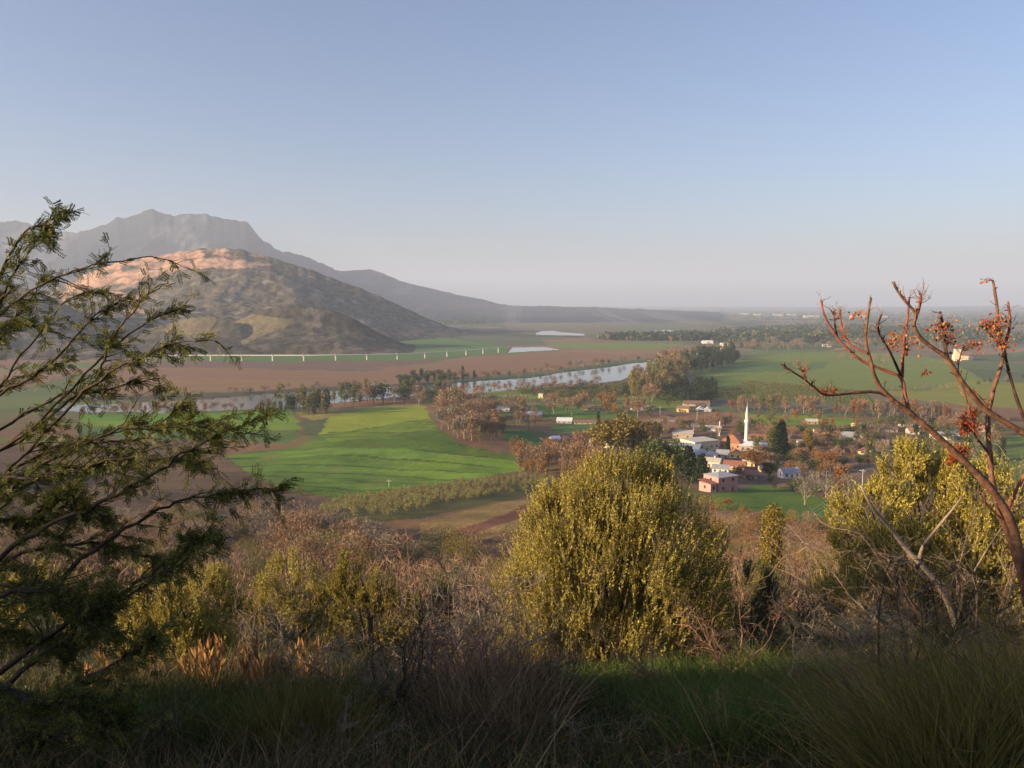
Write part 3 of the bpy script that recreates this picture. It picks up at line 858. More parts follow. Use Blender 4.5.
plant_area([(830, 358), (880, 356), (905, 360), (880, 364), (830, 361)], 12, 5, [('bare', 'low'), ('bare', 'round')], 'bush on the rough patch in the wide green field', 'reddish bushes in the wide green field', 4, 160, cat='shrub')
# hillside brush and thickets in the middle distance
plant_area([(432, 424), (455, 408), (485, 410), (502, 425), (505, 445), (480, 444), (450, 438)], 46, 21, [('bare', 'tall'), ('bare', 'fan'), ('olive', 'tall'), ('bare', 'round'), ('grey', 'fan')],
           'tree in the thicket beside the hill field', 'pinkish thicket right of the hill field', 6, 520, .06)
plant_area([(430, 410), (470, 403), (530, 412), (548, 424), (530, 430), (500, 420), (470, 412)], 26, 15, [('bare', 'fan'), ('bare', 'round'), ('grey', 'fan')],
           'tree in the line by the sheds', 'line of bare trees by the sheds', 6, 420, .06)
plant_area([(515, 458), (545, 456), (600, 452), (612, 468), (590, 486), (545, 480), (520, 474)], 50, 20, [('bare', 'fan'), ('bare', 'tall'), ('rust', 'fan')],
           'tree in the thicket above the big bush', 'reddish thicket left of the village', 5, 560, .055)
plant_area([(548, 410), (588, 409), (588, 416), (550, 417)], 7, 18, [('bare', 'round'), ('bare', 'fan')], 'rounded tree between the small green fields', 'rounded bare trees between the small fields', 8, 460, .06)
plant_area([(598, 404), (640, 404), (650, 418), (620, 420), (600, 412)], 12, 16, [('bare', 'tall'), ('golden', 'tall'), ('rust', 'round')], 'tree behind the white-walled house', 'golden brown trees behind the white-walled house', 6, 420, .065)
plant_px(581, 459, 30, 'bare', 'fan', 'single bare tree with a thick dark trunk left of the pale shed', n=900, leaf=.05)
plant_px(598, 436, 26, 'dark', 'column', 'slim dark cypress standing alone by the small field', n=700, leaf=.05)
plant_area([(255, 545), (300, 534), (350, 540), (385, 550), (420, 560), (380, 572), (290, 570)], 36, 30, [('bare', 'fan'), ('bare', 'low'), ('grey', 'fan')],
           'shrub in the near slope thicket', 'reddish thicket on the near slope', 12, 1500, .034, name='bare_shrub', cat='shrub', wide=1.5)
plant_area([(120, 520), (200, 508), (300, 512), (280, 530), (200, 545), (100, 545)], 60, 14, [('bare', 'low'), ('grey', 'low'), ('olive', 'low')],
           'shrub on the brown left slope', 'dry shrubs on the brown left slope', 8, 420, .06, 1.3, cat='shrub')
plant_area([(130, 480), (300, 488), (330, 505), (200, 508), (120, 500)], 26, 7, [('grey', 'low'), ('olive', 'low')],
           'bush on the shade beside the orchard', 'tiny bushes left of the orchard', 10, 240, .08, 1.3, cat='shrub')
plant_area([(700, 522), (760, 524), (850, 540), (850, 575), (780, 580), (700, 560)], 60, 17, [('bare', 'low'), ('rust', 'low'), ('olive', 'low'), ('golden', 'low')],
           'shrub on the tan slope', 'shrubs on the tan slope', 9, 520, .05, 1.25, cat='shrub')
plant_area([(700, 500), (716, 505), (760, 518), (850, 527), (850, 534), (760, 526), (700, 512)], 34, 12, [('golden', 'low'), ('bare', 'low'), ('olive', 'low'), ('rust', 'round')],
           'bush edging the small green field', 'bushes edging the small green field', 7, 420, .06, cat='shrub')
plant_px(770, 590, 92, 'golden', 'tall', 'young golden tree standing on the slope right of the big bush', n=2600, leaf=.028, wide=1.1)
plant_area([(110, 566), (300, 556), (480, 560), (520, 600), (440, 612), (120, 612)], 20, 34, [('olive', 'low'), ('green', 'low'), ('grey', 'low'), ('golden', 'low'), ('dark', 'low')],
           'shrub in brush left of the big bush', 'shrubs in the dry brush left of the big bush', 16, 3400, .022, 1.2, cat='shrub')
plant_area([(720, 590), (860, 584), (860, 616), (760, 620)], 9, 36, [('olive', 'low'), ('green', 'low'), ('golden', 'low')],
           'shrub in brush right of the big bush', 'shrubs in the brush right of the big bush', 14, 3400, .022, 1.2, cat='shrub')
plant_area([(150, 540), (330, 548), (300, 560), (140, 560)], 10, 16, [('olive', 'low'), ('golden', 'low')],
           'shrub on slope beside the feathery tree', 'shrubs on the slope beside the feathery tree', 10, 1500, .03, 1.3, cat='shrub')
# village trees
for (a, b, h, kd, sh, lb, wd_) in [
    (617, 466, 56, 'golden', 'round', 'tall golden-green tree left of the village, just above the big bush', 1.0),
    (638, 466, 50, 'golden', 'round', 'golden-green tree second in the row left of the long blue roof', 1.1),
    (622, 440, 30, 'olive', 'tall', 'upright olive tree behind the golden-green pair', 1.0),
    (650, 444, 24, 'bare', 'round', 'brownish tree behind the long blue roof', 1.1),
    (652, 480, 46, 'green', 'round', 'broad green tree just above the big bush', 1.2),
    (672, 480, 42, 'green', 'round', 'broad dark green tree right of centre above the big bush', 1.1),
    (688, 482, 38, 'dark', 'cone', 'dark conifer left of the pink house', 1.3),
    (701, 484, 32, 'dark', 'cone', 'dark conifer touching the left side of the pink house', 1.3),
    (727.5, 456, 21, 'dark', 'column', 'small dark cypress in front of the terracotta roof', 1.1),
    (780, 458, 38, 'dark', 'column', 'tall dark cypress right of the minaret', 1.7),
    (772, 456, 30, 'olive', 'tall', 'sunlit olive tree leaning against the tall cypress', 1.2),
    (757, 466, 18, 'rust', 'round', 'rust-brown tree in front of the white mosque roof', 1.7),
    (740, 478, 14, 'rust', 'round', 'rust-red tree behind the pink house', 1.8),
    (769, 480, 20, 'dark', 'round', 'dark round tree right of the pink house', 1.2),
    (800, 464, 18, 'bare', 'round', 'reddish tree right of the tall cypress', 1.6),
    (790, 472, 13, 'rust', 'round', 'low rusty tree above the white-fronted cottage', 1.6),
    (808, 452, 24, 'golden', 'tall', 'yellowish tree in the middle of the right-hand village', 1.2),
    (840, 496, 30, 'rust', 'tall', 'orange-leaved tree at the corner of the small green field', 1.7),
    (822, 446, 10, 'dark', 'low', 'dark green shrub block among the right-hand houses', 2.6),
    (838, 446, 10, 'dark', 'low', 'dark green shrub behind the grey-roofed house', 2.4),
    (828, 470, 20, 'rust', 'round', 'warm brown tree above the small green field', 1.5),
    (712, 444, 9, 'green', 'round', 'small green tree beside the grey warehouse', 1.4),
    (705, 434, 10, 'green', 'round', 'small green tree behind the grey warehouse', 1.4),
    (650, 418, 12, 'green', 'round', 'green tree right of the white-walled house', 1.3),
    (668, 408, 14, 'green', 'round', 'dark leafy tree left of the farm', 1.4)]:
    plant_px(a, b, h, kd, sh, lb, n=2200 if h > 16 else 600, leaf=.05 if h > 16 else .07, wide=wd_)
plant_area([(640, 432), (700, 426), (760, 430), (800, 436), (870, 432), (880, 470), (800, 478), (760, 470), (750, 440), (700, 436), (650, 440)], 120, 12, [('bare', 'round'), ('rust', 'round'), ('bare', 'fan'), ('olive', 'round'), ('green', 'round'), ('dark', 'round'), ('olive', 'tall')],
           'tree among the village houses', 'reddish bare trees among the houses', 8, 420, .06, 1.3)
plant_area([(860, 428), (940, 424), (1010, 430), (1010, 462), (900, 470), (860, 460)], 60, 14, [('bare', 'round'), ('grey', 'fan'), ('olive', 'round'), ('green', 'round'), ('dark', 'tall')],
           'tree in the right-hand village', 'trees in the right-hand village', 9, 420, .06, 1.2)
plant_area([(740, 404), (860, 426), (870, 436), (800, 432), (700, 420)], 24, 10, [('rust', 'round'), ('bare', 'round'), ('olive', 'low')], 'tree on the ground behind the minaret', 'small rusty trees behind the minaret', 10, 300)
plant_area([(742, 480), (800, 484), (840, 492), (800, 494), (760, 487)], 16, 9, [('dark', 'low'), ('grey', 'low'), ('green', 'low')], 'bush along the small field hedge', 'hedge along the small green field', 5, 300, cat='shrub')
for (a, b, h) in [(805, 505, 34), (826, 498, 30), (815, 490, 22), (848, 500, 28)]:
    plant_px(a, b, h, 'grey', 'fan', 'pale leafless tree standing by the right end of the small green field', 'pale leafless trees by the small green field', n=700, leaf=.04)

# ---- far woods: nobody could count these, one object of clumps
def clump_stuff(name, label, polys, n, hm, kinds, px=True):
    for kd, share in kinds:
        a = Acc()
        for poly in polys:
            q, G = scatter_px(poly, int(n * share / len(polys)))
            m_ = len(G)
            if m_ == 0: continue
            k = 26
            hh = hm * (.6 + .8 * rng.random(m_))
            d = rdir(m_ * k); P = np.repeat(G, k, 0) + d * (np.repeat(hh, k) * .5)[:, None] * np.array([1.5, 1.2, 1]) + np.array([0, 0, 1.]) * (np.repeat(hh, k) * .45)[:, None]
            a.add(*leaves(P, rdir(m_ * k, .2), np.repeat(hh, k) * .45, np.repeat(hh, k) * .2))
        if a.V: tag(a.build(name, LEAFM[kd]), label, None, None, 'stuff')
FARB = [[(500, 312), (640, 311), (820, 312), (1030, 312), (1030, 325), (820, 322), (640, 317), (520, 317)],
        [(660, 338), (720, 332), (800, 326), (1000, 330), (1040, 343), (720, 343)],
        [(400, 318), (500, 312), (560, 318), (520, 322), (420, 326)],
        [(600, 339.5), (700, 337), (720, 341), (640, 340.6)]]
clump_stuff('far_woods', 'hazy dark woods far out on the plain', FARB, 3600, 15, [('dark', .75), ('olive', .25)])
ROW = Acc()
g1 = ground([705, 870, 748, 860], [398, 404, 381, 391])
# planted rows right of the wood
for i in range(46):
    a_ = g1[0] + (g1[1] - g1[0]) * i / 45; b_ = g1[2] + (g1[3] - g1[2]) * i / 45
    m_ = 26; t = (np.arange(m_) + .5)[:, None] / m_
    Pq = a_ + (b_ - a_) * t; Pq[:, 2] = Hgt(Pq[:, 0], Pq[:, 1]) + .9
    k = 14
    P = np.repeat(Pq, k, 0) + rdir(m_ * k) * np.array([.9, 1.4, .9])
    ROW.add(*leaves(P, rdir(m_ * k, .3), 1.1, .45))
tag(ROW.build('orchard_rows', LEAFM['olive']), 'long straight rows of young fruit trees right of the dark wood', None, None, 'stuff')

# ------------------------------------------------------------------ buildings
def box(bmv, x0, x1, y0, y1, z0, z1):
    V = np.array([[x0, y0, z0], [x1, y0, z0], [x1, y1, z0], [x0, y1, z0], [x0, y0, z1], [x1, y0, z1], [x1, y1, z1], [x0, y1, z1]], float)
    Q = np.array([[3, 2, 1, 0], [4, 5, 6, 7], [0, 1, 5, 4], [1, 2, 6, 5], [2, 3, 7, 6], [3, 0, 4, 7]])
    bmv.add(V, Q); return bmv

WALLC = {'pink': (.52, .25, .25), 'white': (.72, .70, .66), 'cream': (.66, .56, .38), 'yellow': (.62, .47, .22), 'grey': (.34, .33, .32), 'stone': (.42, .36, .29), 'rust': (.40, .24, .16)}
ROOFC = {'grey': (.30, .32, .36), 'blue': (.27, .32, .42), 'tile': (.35, .155, .09), 'rust': (.28, .125, .085), 'white': (.66, .68, .72), 'brown': (.20, .13, .10), 'pale': (.48, .46, .42)}
M_WIN = mat_plain('window_glass', (.035, .04, .05), .25, .1)
M_DOOR = mat_plain('door_wood', (.12, .075, .045), .6, .2)
M_CONC = mat_plain('pale_concrete', (.55, .53, .49), .85, .12)

def house(px, py, wpx, hpx, dep, label, wall='white', roof='tile', style='gable', rz=-12, nwin=3, name='house', cat='house', rh=.30, chimney=False, floors=1, door=True):
    g = ground(px, py)[0]
    k = g[1] / F
    w = wpx * k; h = hpx * k
    mw_ = mat_plain('wall_' + wall, WALLC[wall], .85, .12, .8, bump=.1); mr_ = mat_plain('roof_' + roof, ROOFC[roof], .7, .2, 1.2, bump=.2)
    o = empty(name, (g[0], g[1] + dep / 2 * .6, g[2] - .15), label, cat, None, R(rz))
    hw = h * (1 - rh) if style != 'flat' else h * .92
    a = Acc(); X, Yd = w / 2, dep / 2
    if style == 'gable':
        V = np.array([[-X, -Yd, -.6], [X, -Yd, -.6], [X, Yd, -.6], [-X, Yd, -.6], [-X, -Yd, hw], [X, -Yd, hw], [X, Yd, hw], [-X, Yd, hw], [-X, 0, h - .12], [X, 0, h - .12]], float)
        a.add(V, np.array([[3, 2, 1, 0], [0, 1, 5, 4], [2, 3, 7, 6], [1, 2, 6, 5], [3, 0, 4, 7]]), np.array([[5, 6, 9], [7, 4, 8]]))
    elif style == 'gable_front':
        V = np.array([[-X, -Yd, -.6], [X, -Yd, -.6], [X, Yd, -.6], [-X, Yd, -.6], [-X, -Yd, hw], [X, -Yd, hw], [X, Yd, hw], [-X, Yd, hw], [0, -Yd, h - .12], [0, Yd, h - .12]], float)
        a.add(V, np.array([[3, 2, 1, 0], [0, 1, 5, 4], [2, 3, 7, 6], [1, 2, 6, 5], [3, 0, 4, 7]]), np.array([[4, 5, 8], [6, 7, 9]]))
    else:
        box(a, -X, X, -Yd, Yd, -.6, hw)
    a.build('wall', mw_, o)
    r = Acc(); e = .45; t = .16
    if style == 'gable':
        for s in (-1, 1):
            sl = (h - hw) / Yd
            V = np.array([[-X - e, s * (Yd + e), hw - sl * e + .02], [X + e, s * (Yd + e), hw - sl * e + .02], [X + e, 0, h + .02], [-X - e, 0, h + .02]])
            V = np.vstack([V, V + [0, 0, t]])
            Q = np.array([[3, 2, 1, 0], [4, 5, 6, 7], [0, 1, 5, 4], [1, 2, 6, 5], [2, 3, 7, 6], [3, 0, 4, 7]])
            r.add(V, Q if s < 0 else Q[:, ::-1])
    elif style == 'gable_front':
        for s in (-1, 1):
            sl = (h - hw) / X
            V = np.array([[s * (X + e), -Yd - e, hw - sl * e + .02], [s * (X + e), Yd + e, hw - sl * e + .02], [0, Yd + e, h + .02], [0, -Yd - e, h + .02]])
            V = np.vstack([V, V + [0, 0, t]])
            Q = np.array([[3, 2, 1, 0], [4, 5, 6, 7], [0, 1, 5, 4], [1, 2, 6, 5], [2, 3, 7, 6], [3, 0, 4, 7]])
            r.add(V, Q if s > 0 else Q[:, ::-1])
    elif style == 'hip':
        q = min(X, Yd) * .9
        V = np.array([[-X - e, -Yd - e, hw], [X + e, -Yd - e, hw], [X + e, Yd + e, hw], [-X - e, Yd + e, hw], [-X + q, 0, h], [X - q, 0, h]])
        r.add(V, np.array([[3, 2, 1, 0], [0, 1, 5, 4], [2, 3, 4, 5]]), np.array([[1, 2, 5], [3, 0, 4]]))
    elif style == 'shed':
        V = np.array([[-X - e, -Yd - e, hw + .02], [X + e, -Yd - e, hw + .02], [X + e, Yd + e, h], [-X - e, Yd + e, h]]); V = np.vstack([V, V + [0, 0, t]])
        r.add(V, np.array([[3, 2, 1, 0], [4, 5, 6, 7], [0, 1, 5, 4], [1, 2, 6, 5], [2, 3, 7, 6], [3, 0, 4, 7]]))
    else:
        box(r, -X - .3, X + .3, -Yd - .3, Yd + .3, hw + .005, h)
    ro = r.build('roof', mr_, o)
    if chimney:
        c = Acc(); box(c, X * .3, X * .3 + .7, .3, 1.0, hw * .95, h + 1.1); c.build('chimney', mw_, ro)
    # windows on the front and the sunny left side
    fl = hw / floors
    for f in range(floors):
        for q in range(nwin):
            if door and f == 0 and q == nwin // 2: continue
            cx = -X + w * (q + .5) / nwin; z0 = f * fl + fl * .38
            wv = Acc(); box(wv, cx - .55, cx + .55, -Yd - .05, -Yd + .02, z0, z0 + min(1.25, fl * .42)); wv.build('window', M_WIN, o)
        cy = 0; z0 = f * fl + fl * .38
        wv = Acc(); box(wv, -X - .05, -X + .02, cy - .5, cy + .5, z0, z0 + min(1.25, fl * .42)); wv.build('window', M_WIN, o)
        wv = Acc(); box(wv, X - .02, X + .05, cy - .5, cy + .5, z0, z0 + min(1.25, fl * .42)); wv.build('window', M_WIN, o)
    if door:
        cx = -X + w * (nwin // 2 + .5) / nwin
        dv = Acc(); box(dv, cx - .5, cx + .5, -Yd - .06, -Yd + .02, 0.05, min(2.1, fl * .8)); dv.build('door', M_DOOR, o)
    return o

# pink house and its neighbours, near to far
house(722, 491, 26, 19, 9, 'pink two-storey house with a shallow grey roof behind the small green field', 'pink', 'grey', 'hip', 28, 2, floors=2, rh=.16)
house(709, 492, 8, 11, 7, 'low pink annex against the left side of the pink house', 'pink', 'rust', 'shed', 28, 1, name='annex', cat='house', rh=.18, door=False)
house(790, 478, 17, 10, 7, 'white-fronted cottage with a grey roof under the rusty trees', 'white', 'grey', 'gable', 8, 3, rh=.38)
house(722, 473, 16, 8, 8, 'low white house with a grey roof just behind the pink house', 'white', 'grey', 'gable', -20, 3, rh=.35)
house(712, 467, 20, 9, 9, 'cream house with a pale roof left of the rust-red roof', 'cream', 'pale', 'gable', -25, 3, rh=.3, chimney=True)
house(736, 470, 21, 9, 8, 'house with a rust-red roof between the pink house and the yellow gable', 'stone', 'rust', 'gable', -22, 3, rh=.4)
house(736, 458, 12, 8, 8, 'small yellow house with its gable to the front and an orange roof', 'yellow', 'tile', 'gable_front', -15, 2, rh=.4)
house(750, 466, 11, 8, 8, 'cream gabled house half hidden by the rust-brown tree', 'cream', 'pale', 'gable_front', -15, 2, rh=.42)
house(696, 461, 20, 9, 12, 'cream warehouse end with a blue sheet roof', 'cream', 'blue', 'shed', -24, 2, name='warehouse', cat='warehouse', rh=.2)
house(684, 452, 34, 7, 13, 'long low building under a blue-grey sheet roof', 'grey', 'blue', 'shed', -20, 5, name='warehouse', cat='warehouse', rh=.35)
house(711, 462, 14, 9, 12, 'sunlit cream building joined to the right of the blue-roofed warehouse', 'cream', 'pale', 'gable_front', -24, 2, name='warehouse', cat='warehouse', rh=.28)
house(701, 450, 30, 10, 16, 'big cream and grey warehouse with a flat sheet roof', 'cream', 'pale', 'flat', 24, 5, name='warehouse', cat='warehouse')
house(724, 458, 12, 8, 9, 'grey-roofed house in front of the small dark cypress', 'grey', 'grey', 'gable', -20, 2, rh=.4)
house(733, 449, 20, 14, 12, 'large house with a terracotta tile roof left of the minaret', 'rust', 'tile', 'hip', -25, 4, rh=.5)
house(756, 451, 26, 9, 16, 'white-roofed mosque hall at the foot of the minaret', 'grey', 'white', 'hip', -18, 5, name='mosque', cat='mosque', rh=.36)
house(765, 441, 12, 6, 8, 'small house with an orange roof behind the mosque hall', 'cream', 'tile', 'gable', -10, 2, rh=.4)
house(683, 438, 20, 7, 9, 'open shed with a pale roof behind the blue-roofed warehouse', 'stone', 'pale', 'shed', -10, 2, name='shed', cat='shed', rh=.3)
house(779, 464, 9, 7, 7, 'tiny house with a sunlit cream wall right of the tall cypress', 'cream', 'brown', 'gable', -15, 1, rh=.35)
house(601, 447, 20, 9, 12, 'white box-shaped shed with a flat pale roof above the big bush', 'white', 'white', 'flat', -20, 2, name='shed', cat='shed')
house(640, 410, 18, 8, 8, 'white-walled house with a dark roof left of the wood', 'white', 'brown', 'gable', -20, 3, rh=.45)
house(651, 411, 7, 5, 7, 'little pale outbuilding right of the white-walled house', 'cream', 'brown', 'gable', -20, 1, name='outbuilding', cat='shed')
house(684, 412, 12, 6, 8, 'farmhouse with a sunlit yellow wall below the dark wood', 'yellow', 'brown', 'gable', -25, 2, rh=.35)
house(697, 406, 26, 5, 12, 'long brown-roofed farm building behind the yellow-walled farmhouse', 'stone', 'brown', 'gable', -8, 3, rh=.5)
for (a, b, c) in [(701, 411, 'left'), (709, 411.5, 'right')]:
    house(a, b, 7, 4, 12, f'{c} of two small white-roofed farm shelters below the dark wood', 'grey', 'white', 'gable_front', -20, 1, name='shelter', cat='shed', rh=.5)
house(502, 411, 17, 4.5, 14, 'leftmost long greenhouse with a whitish roof', 'grey', 'white', 'gable', -8, 3, name='greenhouse', cat='greenhouse', rh=.5)
house(534, 416, 17, 4, 14, 'greenhouse with a whitish roof, middle of the three', 'grey', 'white', 'gable', -8, 3, name='greenhouse', cat='greenhouse', rh=.5)
house(565, 423, 15, 5, 14, 'greenhouse with a whitish roof nearest to the small cypress', 'grey', 'white', 'gable', -8, 3, name='greenhouse', cat='greenhouse', rh=.5)
house(585, 424, 22, 4, 9, 'long dark barn between the greenhouse and the slim cypress', 'stone', 'brown', 'gable', -4, 4, name='barn', cat='barn', rh=.5)
house(593, 410, 20, 4, 9, 'dark low barn behind the rounded bare trees', 'stone', 'brown', 'gable', -4, 4, name='barn', cat='barn', rh=.5)
house(541, 398, 4.5, 4.5, 6, 'tiny bright cream hut at the edge of the dark green orchard', 'cream', 'pale', 'flat', -10, 1, name='hut', cat='hut')
house(555, 440, 9, 4, 5, 'heap-like white shelter beside the grey lane', 'white', 'white', 'gable', 20, 1, name='shelter', cat='shed', rh=.5)
house(812, 424, 12, 5, 8, 'small house with a pale roof edge beyond the right-hand houses', 'rust', 'pale', 'gable', -5, 2, rh=.4)
house(845, 433, 22, 6, 9, 'pinkish house in the right-hand village', 'pink', 'rust', 'gable', -8, 3, rh=.4)
house(852, 440, 18, 8, 9, 'grey-roofed house behind the dark green shrub block', 'grey', 'grey', 'gable', -8, 3, rh=.55)
house(862, 428, 16, 5, 8, 'house with a pale grey roof in front of the bare poplar row', 'cream', 'pale', 'gable', 5, 3, rh=.4)
house(889, 432, 16, 5, 8, 'brown-roofed house right of the pale grey roof', 'stone', 'brown', 'gable', -5, 3, rh=.4)
house(880, 445, 16, 6, 8, 'low house with a purple-grey roof among bare trees', 'cream', 'grey', 'gable', -10, 3, rh=.4)
house(902, 443, 10, 6, 8, 'small white house between the purple-grey roof and the right bush', 'white', 'grey', 'gable', -10, 2, rh=.4)
house(914, 434, 10, 6, 8, 'small white-walled house above the right-hand bush', 'white', 'tile', 'gable', -10, 2, rh=.4)
house(942, 440, 16, 8, 9, 'white house seen between the branches of the reddish tree', 'white', 'grey', 'gable', -10, 3, rh=.35)
house(957, 436, 12, 6, 9, 'white house right of the larger one between the reddish branches', 'white', 'pale', 'gable', -10, 2, rh=.35)
for (px_, py2, w_, h_, wl, rf, st_, lb) in [
    (824, 460, 13, 7, 'cream', 'tile', 'gable', 'small cream house with a tile roof deep among the trees right of the tall cypress'),
    (805, 446, 13, 6, 'white', 'grey', 'gable', 'white house behind the yellowish tree'),
    (838, 452, 14, 6, 'stone', 'rust', 'gable', 'stone house with a rusty roof right of the yellowish tree'),
    (866, 454, 13, 6, 'cream', 'tile', 'gable_front', 'cream gabled house left of the right-hand bush'),
    (905, 426, 14, 5, 'white', 'tile', 'gable', 'white house with a tile roof at the back of the right-hand village'),
    (926, 428, 12, 5, 'cream', 'pale', 'gable', 'cream house at the back, behind the thick reddish branch'),
    (985, 432, 15, 6, 'white', 'tile', 'gable', 'white tile-roofed house between the two upright reddish branches'),
    (768, 472, 14, 6, 'stone', 'brown', 'gable', 'dark-roofed stone house right of the pink house'),
    (752, 478, 13, 6, 'cream', 'rust', 'shed', 'low lean-to with a rusty roof beside the pink house'),
    (757, 439, 14, 5, 'stone', 'rust', 'gable', 'rusty-roofed house directly behind the mosque hall'),
    (714, 431, 15, 5, 'white', 'pale', 'gable', 'white house near the slim pale chimney'),
    (668, 448, 14, 6, 'cream', 'grey', 'gable', 'cream house left of the long blue roof'),
    (822, 434, 13, 5, 'cream', 'brown', 'gable', 'cream brown-roofed house left of the pinkish house')]:
    house(px_, py2, w_, h_, 8, lb, wl, rf, st_, -12 + 20 * (rng.random() - .5), 2, rh=.42)
# far buildings
house(964, 360, 16, 7, 18, 'large cream house on the low far hill seen through the reddish branches', 'cream', 'brown', 'gable', -8, 4, rh=.35)
house(958, 361, 6, 12, 8, 'pale tower beside the cream house on the low far hill', 'cream', 'pale', 'flat', -8, 1, name='tower', cat='tower')
for k_, (a, b, w_, h_) in enumerate([(468, 317, 9, 3.5), (480, 316.5, 7, 3), (491, 316, 8, 3.5), (500, 317, 5, 3), (519, 315.5, 4, 3.5)]):
    house(a, b, w_, h_, 40, ['leftmost', 'second', 'middle', 'fourth', 'rightmost'][k_] + ' of five far white sheds at the foot of the blue ridge', 'white', 'white', 'flat', -5, 1, name='far_building', cat='building', door=False)
house(483, 315.5, 1.3, 8, 8, 'slim white far tower among the sheds at the foot of the blue ridge', 'white', 'white', 'flat', 0, 1, name='tower', cat='tower', door=False)
for k_, (a, b, w_, h_) in enumerate([(745, 315, 8, 2), (758, 315.5, 7, 1.6), (778, 316, 9, 2), (792, 316, 7, 2), (812, 318, 14, 2.6), (860, 318, 16, 3), (884, 318, 7, 2)]):
    house(a, b, w_, h_, 60, ['leftmost', 'second', 'third', 'fourth', 'fifth and long', 'sixth and largest', 'rightmost'][k_] + ' of the pale town blocks on the hazy skyline', 'grey', 'pale', 'flat', -5, 1, name='far_building', cat='building', door=False)
for k_, (a, b, w_, h_) in enumerate([(708, 343.5, 10, 3), (726, 346, 9, 3), (828, 347, 6, 3)]):
    house(a, b, w_, h_, 25, ['left', 'middle', 'right'][k_] + ' one of three white farm sheds in the tree belt beyond the wide green field', 'white', 'white', 'gable', -5, 1, name='far_building', cat='building', rh=.4, door=False)

# ---- minaret
def ring_loft(prof, k=14):
    a = Acc(); th_ = np.arange(k) * 2 * np.pi / k; n = len(prof)
    V = np.concatenate([np.stack([np.cos(th_) * r, np.sin(th_) * r, np.full(k, z)], -1) for r, z in prof])
    i, j = np.meshgrid(np.arange(n - 1), np.arange(k), indexing='ij'); j2 = (j + 1) % k
    a.add(V, np.stack([i * k + j, i * k + j2, (i + 1) * k + j2, (i + 1) * k + j], -1).reshape(-1, 4)); return a
g = ground(746, 446)[0]; Hm = 43 * g[1] / F
mn = empty('minaret', (g[0], g[1], g[2] - .2), 'tall white minaret with one balcony and a pointed cap above the village', 'minaret')
wm = mat_plain('white_plaster', (.78, .76, .72), .7, .06)
q_ = Hm / 43.
ring_loft([(2.6 * q_, -1), (2.6 * q_, 5 * q_), (2.0 * q_, 7 * q_), (1.75 * q_, 8 * q_), (1.6 * q_, 24 * q_)]).build('shaft', wm, mn)
ring_loft([(1.6 * q_, 23.6 * q_), (2.5 * q_, 25.2 * q_), (2.5 * q_, 27 * q_), (2.35 * q_, 27 * q_), (2.35 * q_, 25.6 * q_), (1.4 * q_, 25.6 * q_)]).build('balcony', wm, mn)
ring_loft([(1.4 * q_, 25.4 * q_), (1.35 * q_, 32 * q_), (1.6 * q_, 32.3 * q_)]).build('upper_shaft', wm, mn)
cp = ring_loft([(1.62 * q_, 32.1 * q_), (1.2 * q_, 35 * q_), (.5 * q_, 40 * q_), (.03, 43 * q_)]).build('cap', mat_plain('pale_lead', (.55, .56, .58), .5, .06), mn)
ring_loft([(.02, 42.6 * q_), (.22, 43.4 * q_), (.22, 43.8 * q_), (.02, 44.6 * q_)], 8).build('finial', mat_plain('brass', (.5, .38, .12), .4, .05), cp)

# ---- chimney stack and poles
def pole(px, py, hpx, label, r=.16, arms=True, mat=None, name='utility_pole', cat='pole'):
    g = ground(px, py)[0]; h = hpx * g[1] / F
    o = empty(name, (g[0], g[1], g[2] - .3), label, cat)
    a = Acc(); a.add(*tube([(0, 0, 0), (0, 0, h * .5), (0, 0, h + .3)], [r, r * .85, r * .7], 8)); a.build('post', mat or M_CONC, o)
    if arms:
        b = Acc(); box(b, -1.1, 1.1, -.07 - r, -r + .05, h - .5, h - .35); b.build('crossarm', mat or M_CONC, o)
    return o, h
pole(719.5, 436, 15, 'slim pale chimney standing left of the terracotta roof', .6, False, name='chimney_stack', cat='chimney')
pole(697, 420, 11, 'pale utility pole on the brown ground in front of the farm')
pole(660, 415, 9, 'pale utility pole left of the farm beside the wood')
pole(693.5, 434, 7, 'short pale pole with a lamp by the open shed')
pole(282, 516, 14, 'thin pole standing alone at the lower edge of the big green field', .12)
pole(389, 487, 8, 'thin pole on the near edge of the big green field above the orchard', .12)
pole(531, 428, 9, 'pale pole in the bare trees left of the grey lane')
M_WIRE = mat_plain('cable', (.6, .6, .57), .5, .05)
tops = []
for (a, b, hh, lb) in [(767, 549, 2.6, 'short post behind the young golden tree where the three cables start'), (862, 492, 10, 'concrete pole behind the right bush carrying the three cables'), (968, 446, 11, 'concrete pole in the right-hand village where the cables end')]:
    g = ground(a, b)[0]
    o = empty('utility_pole', g - np.array([0, 0, .3]), lb, 'pole'); o.rotation_euler = (0, 0, R(-30))
    ac = Acc(); ac.add(*tube([(0, 0, 0), (0, 0, hh * .5), (0, 0, hh + .3)], [.17, .14, .11], 8)); ac.build('post', M_CONC, o)
    ac = Acc(); box(ac, -1.3, 1.3, -.25, -.1, hh - .35, hh - .2); ac.build('crossarm', M_CONC, o)
    tops.append([g + np.array([math.cos(R(-30)) * s, math.sin(R(-30)) * s, hh - .32]) for s in (-1.2, 0, 1.2)])
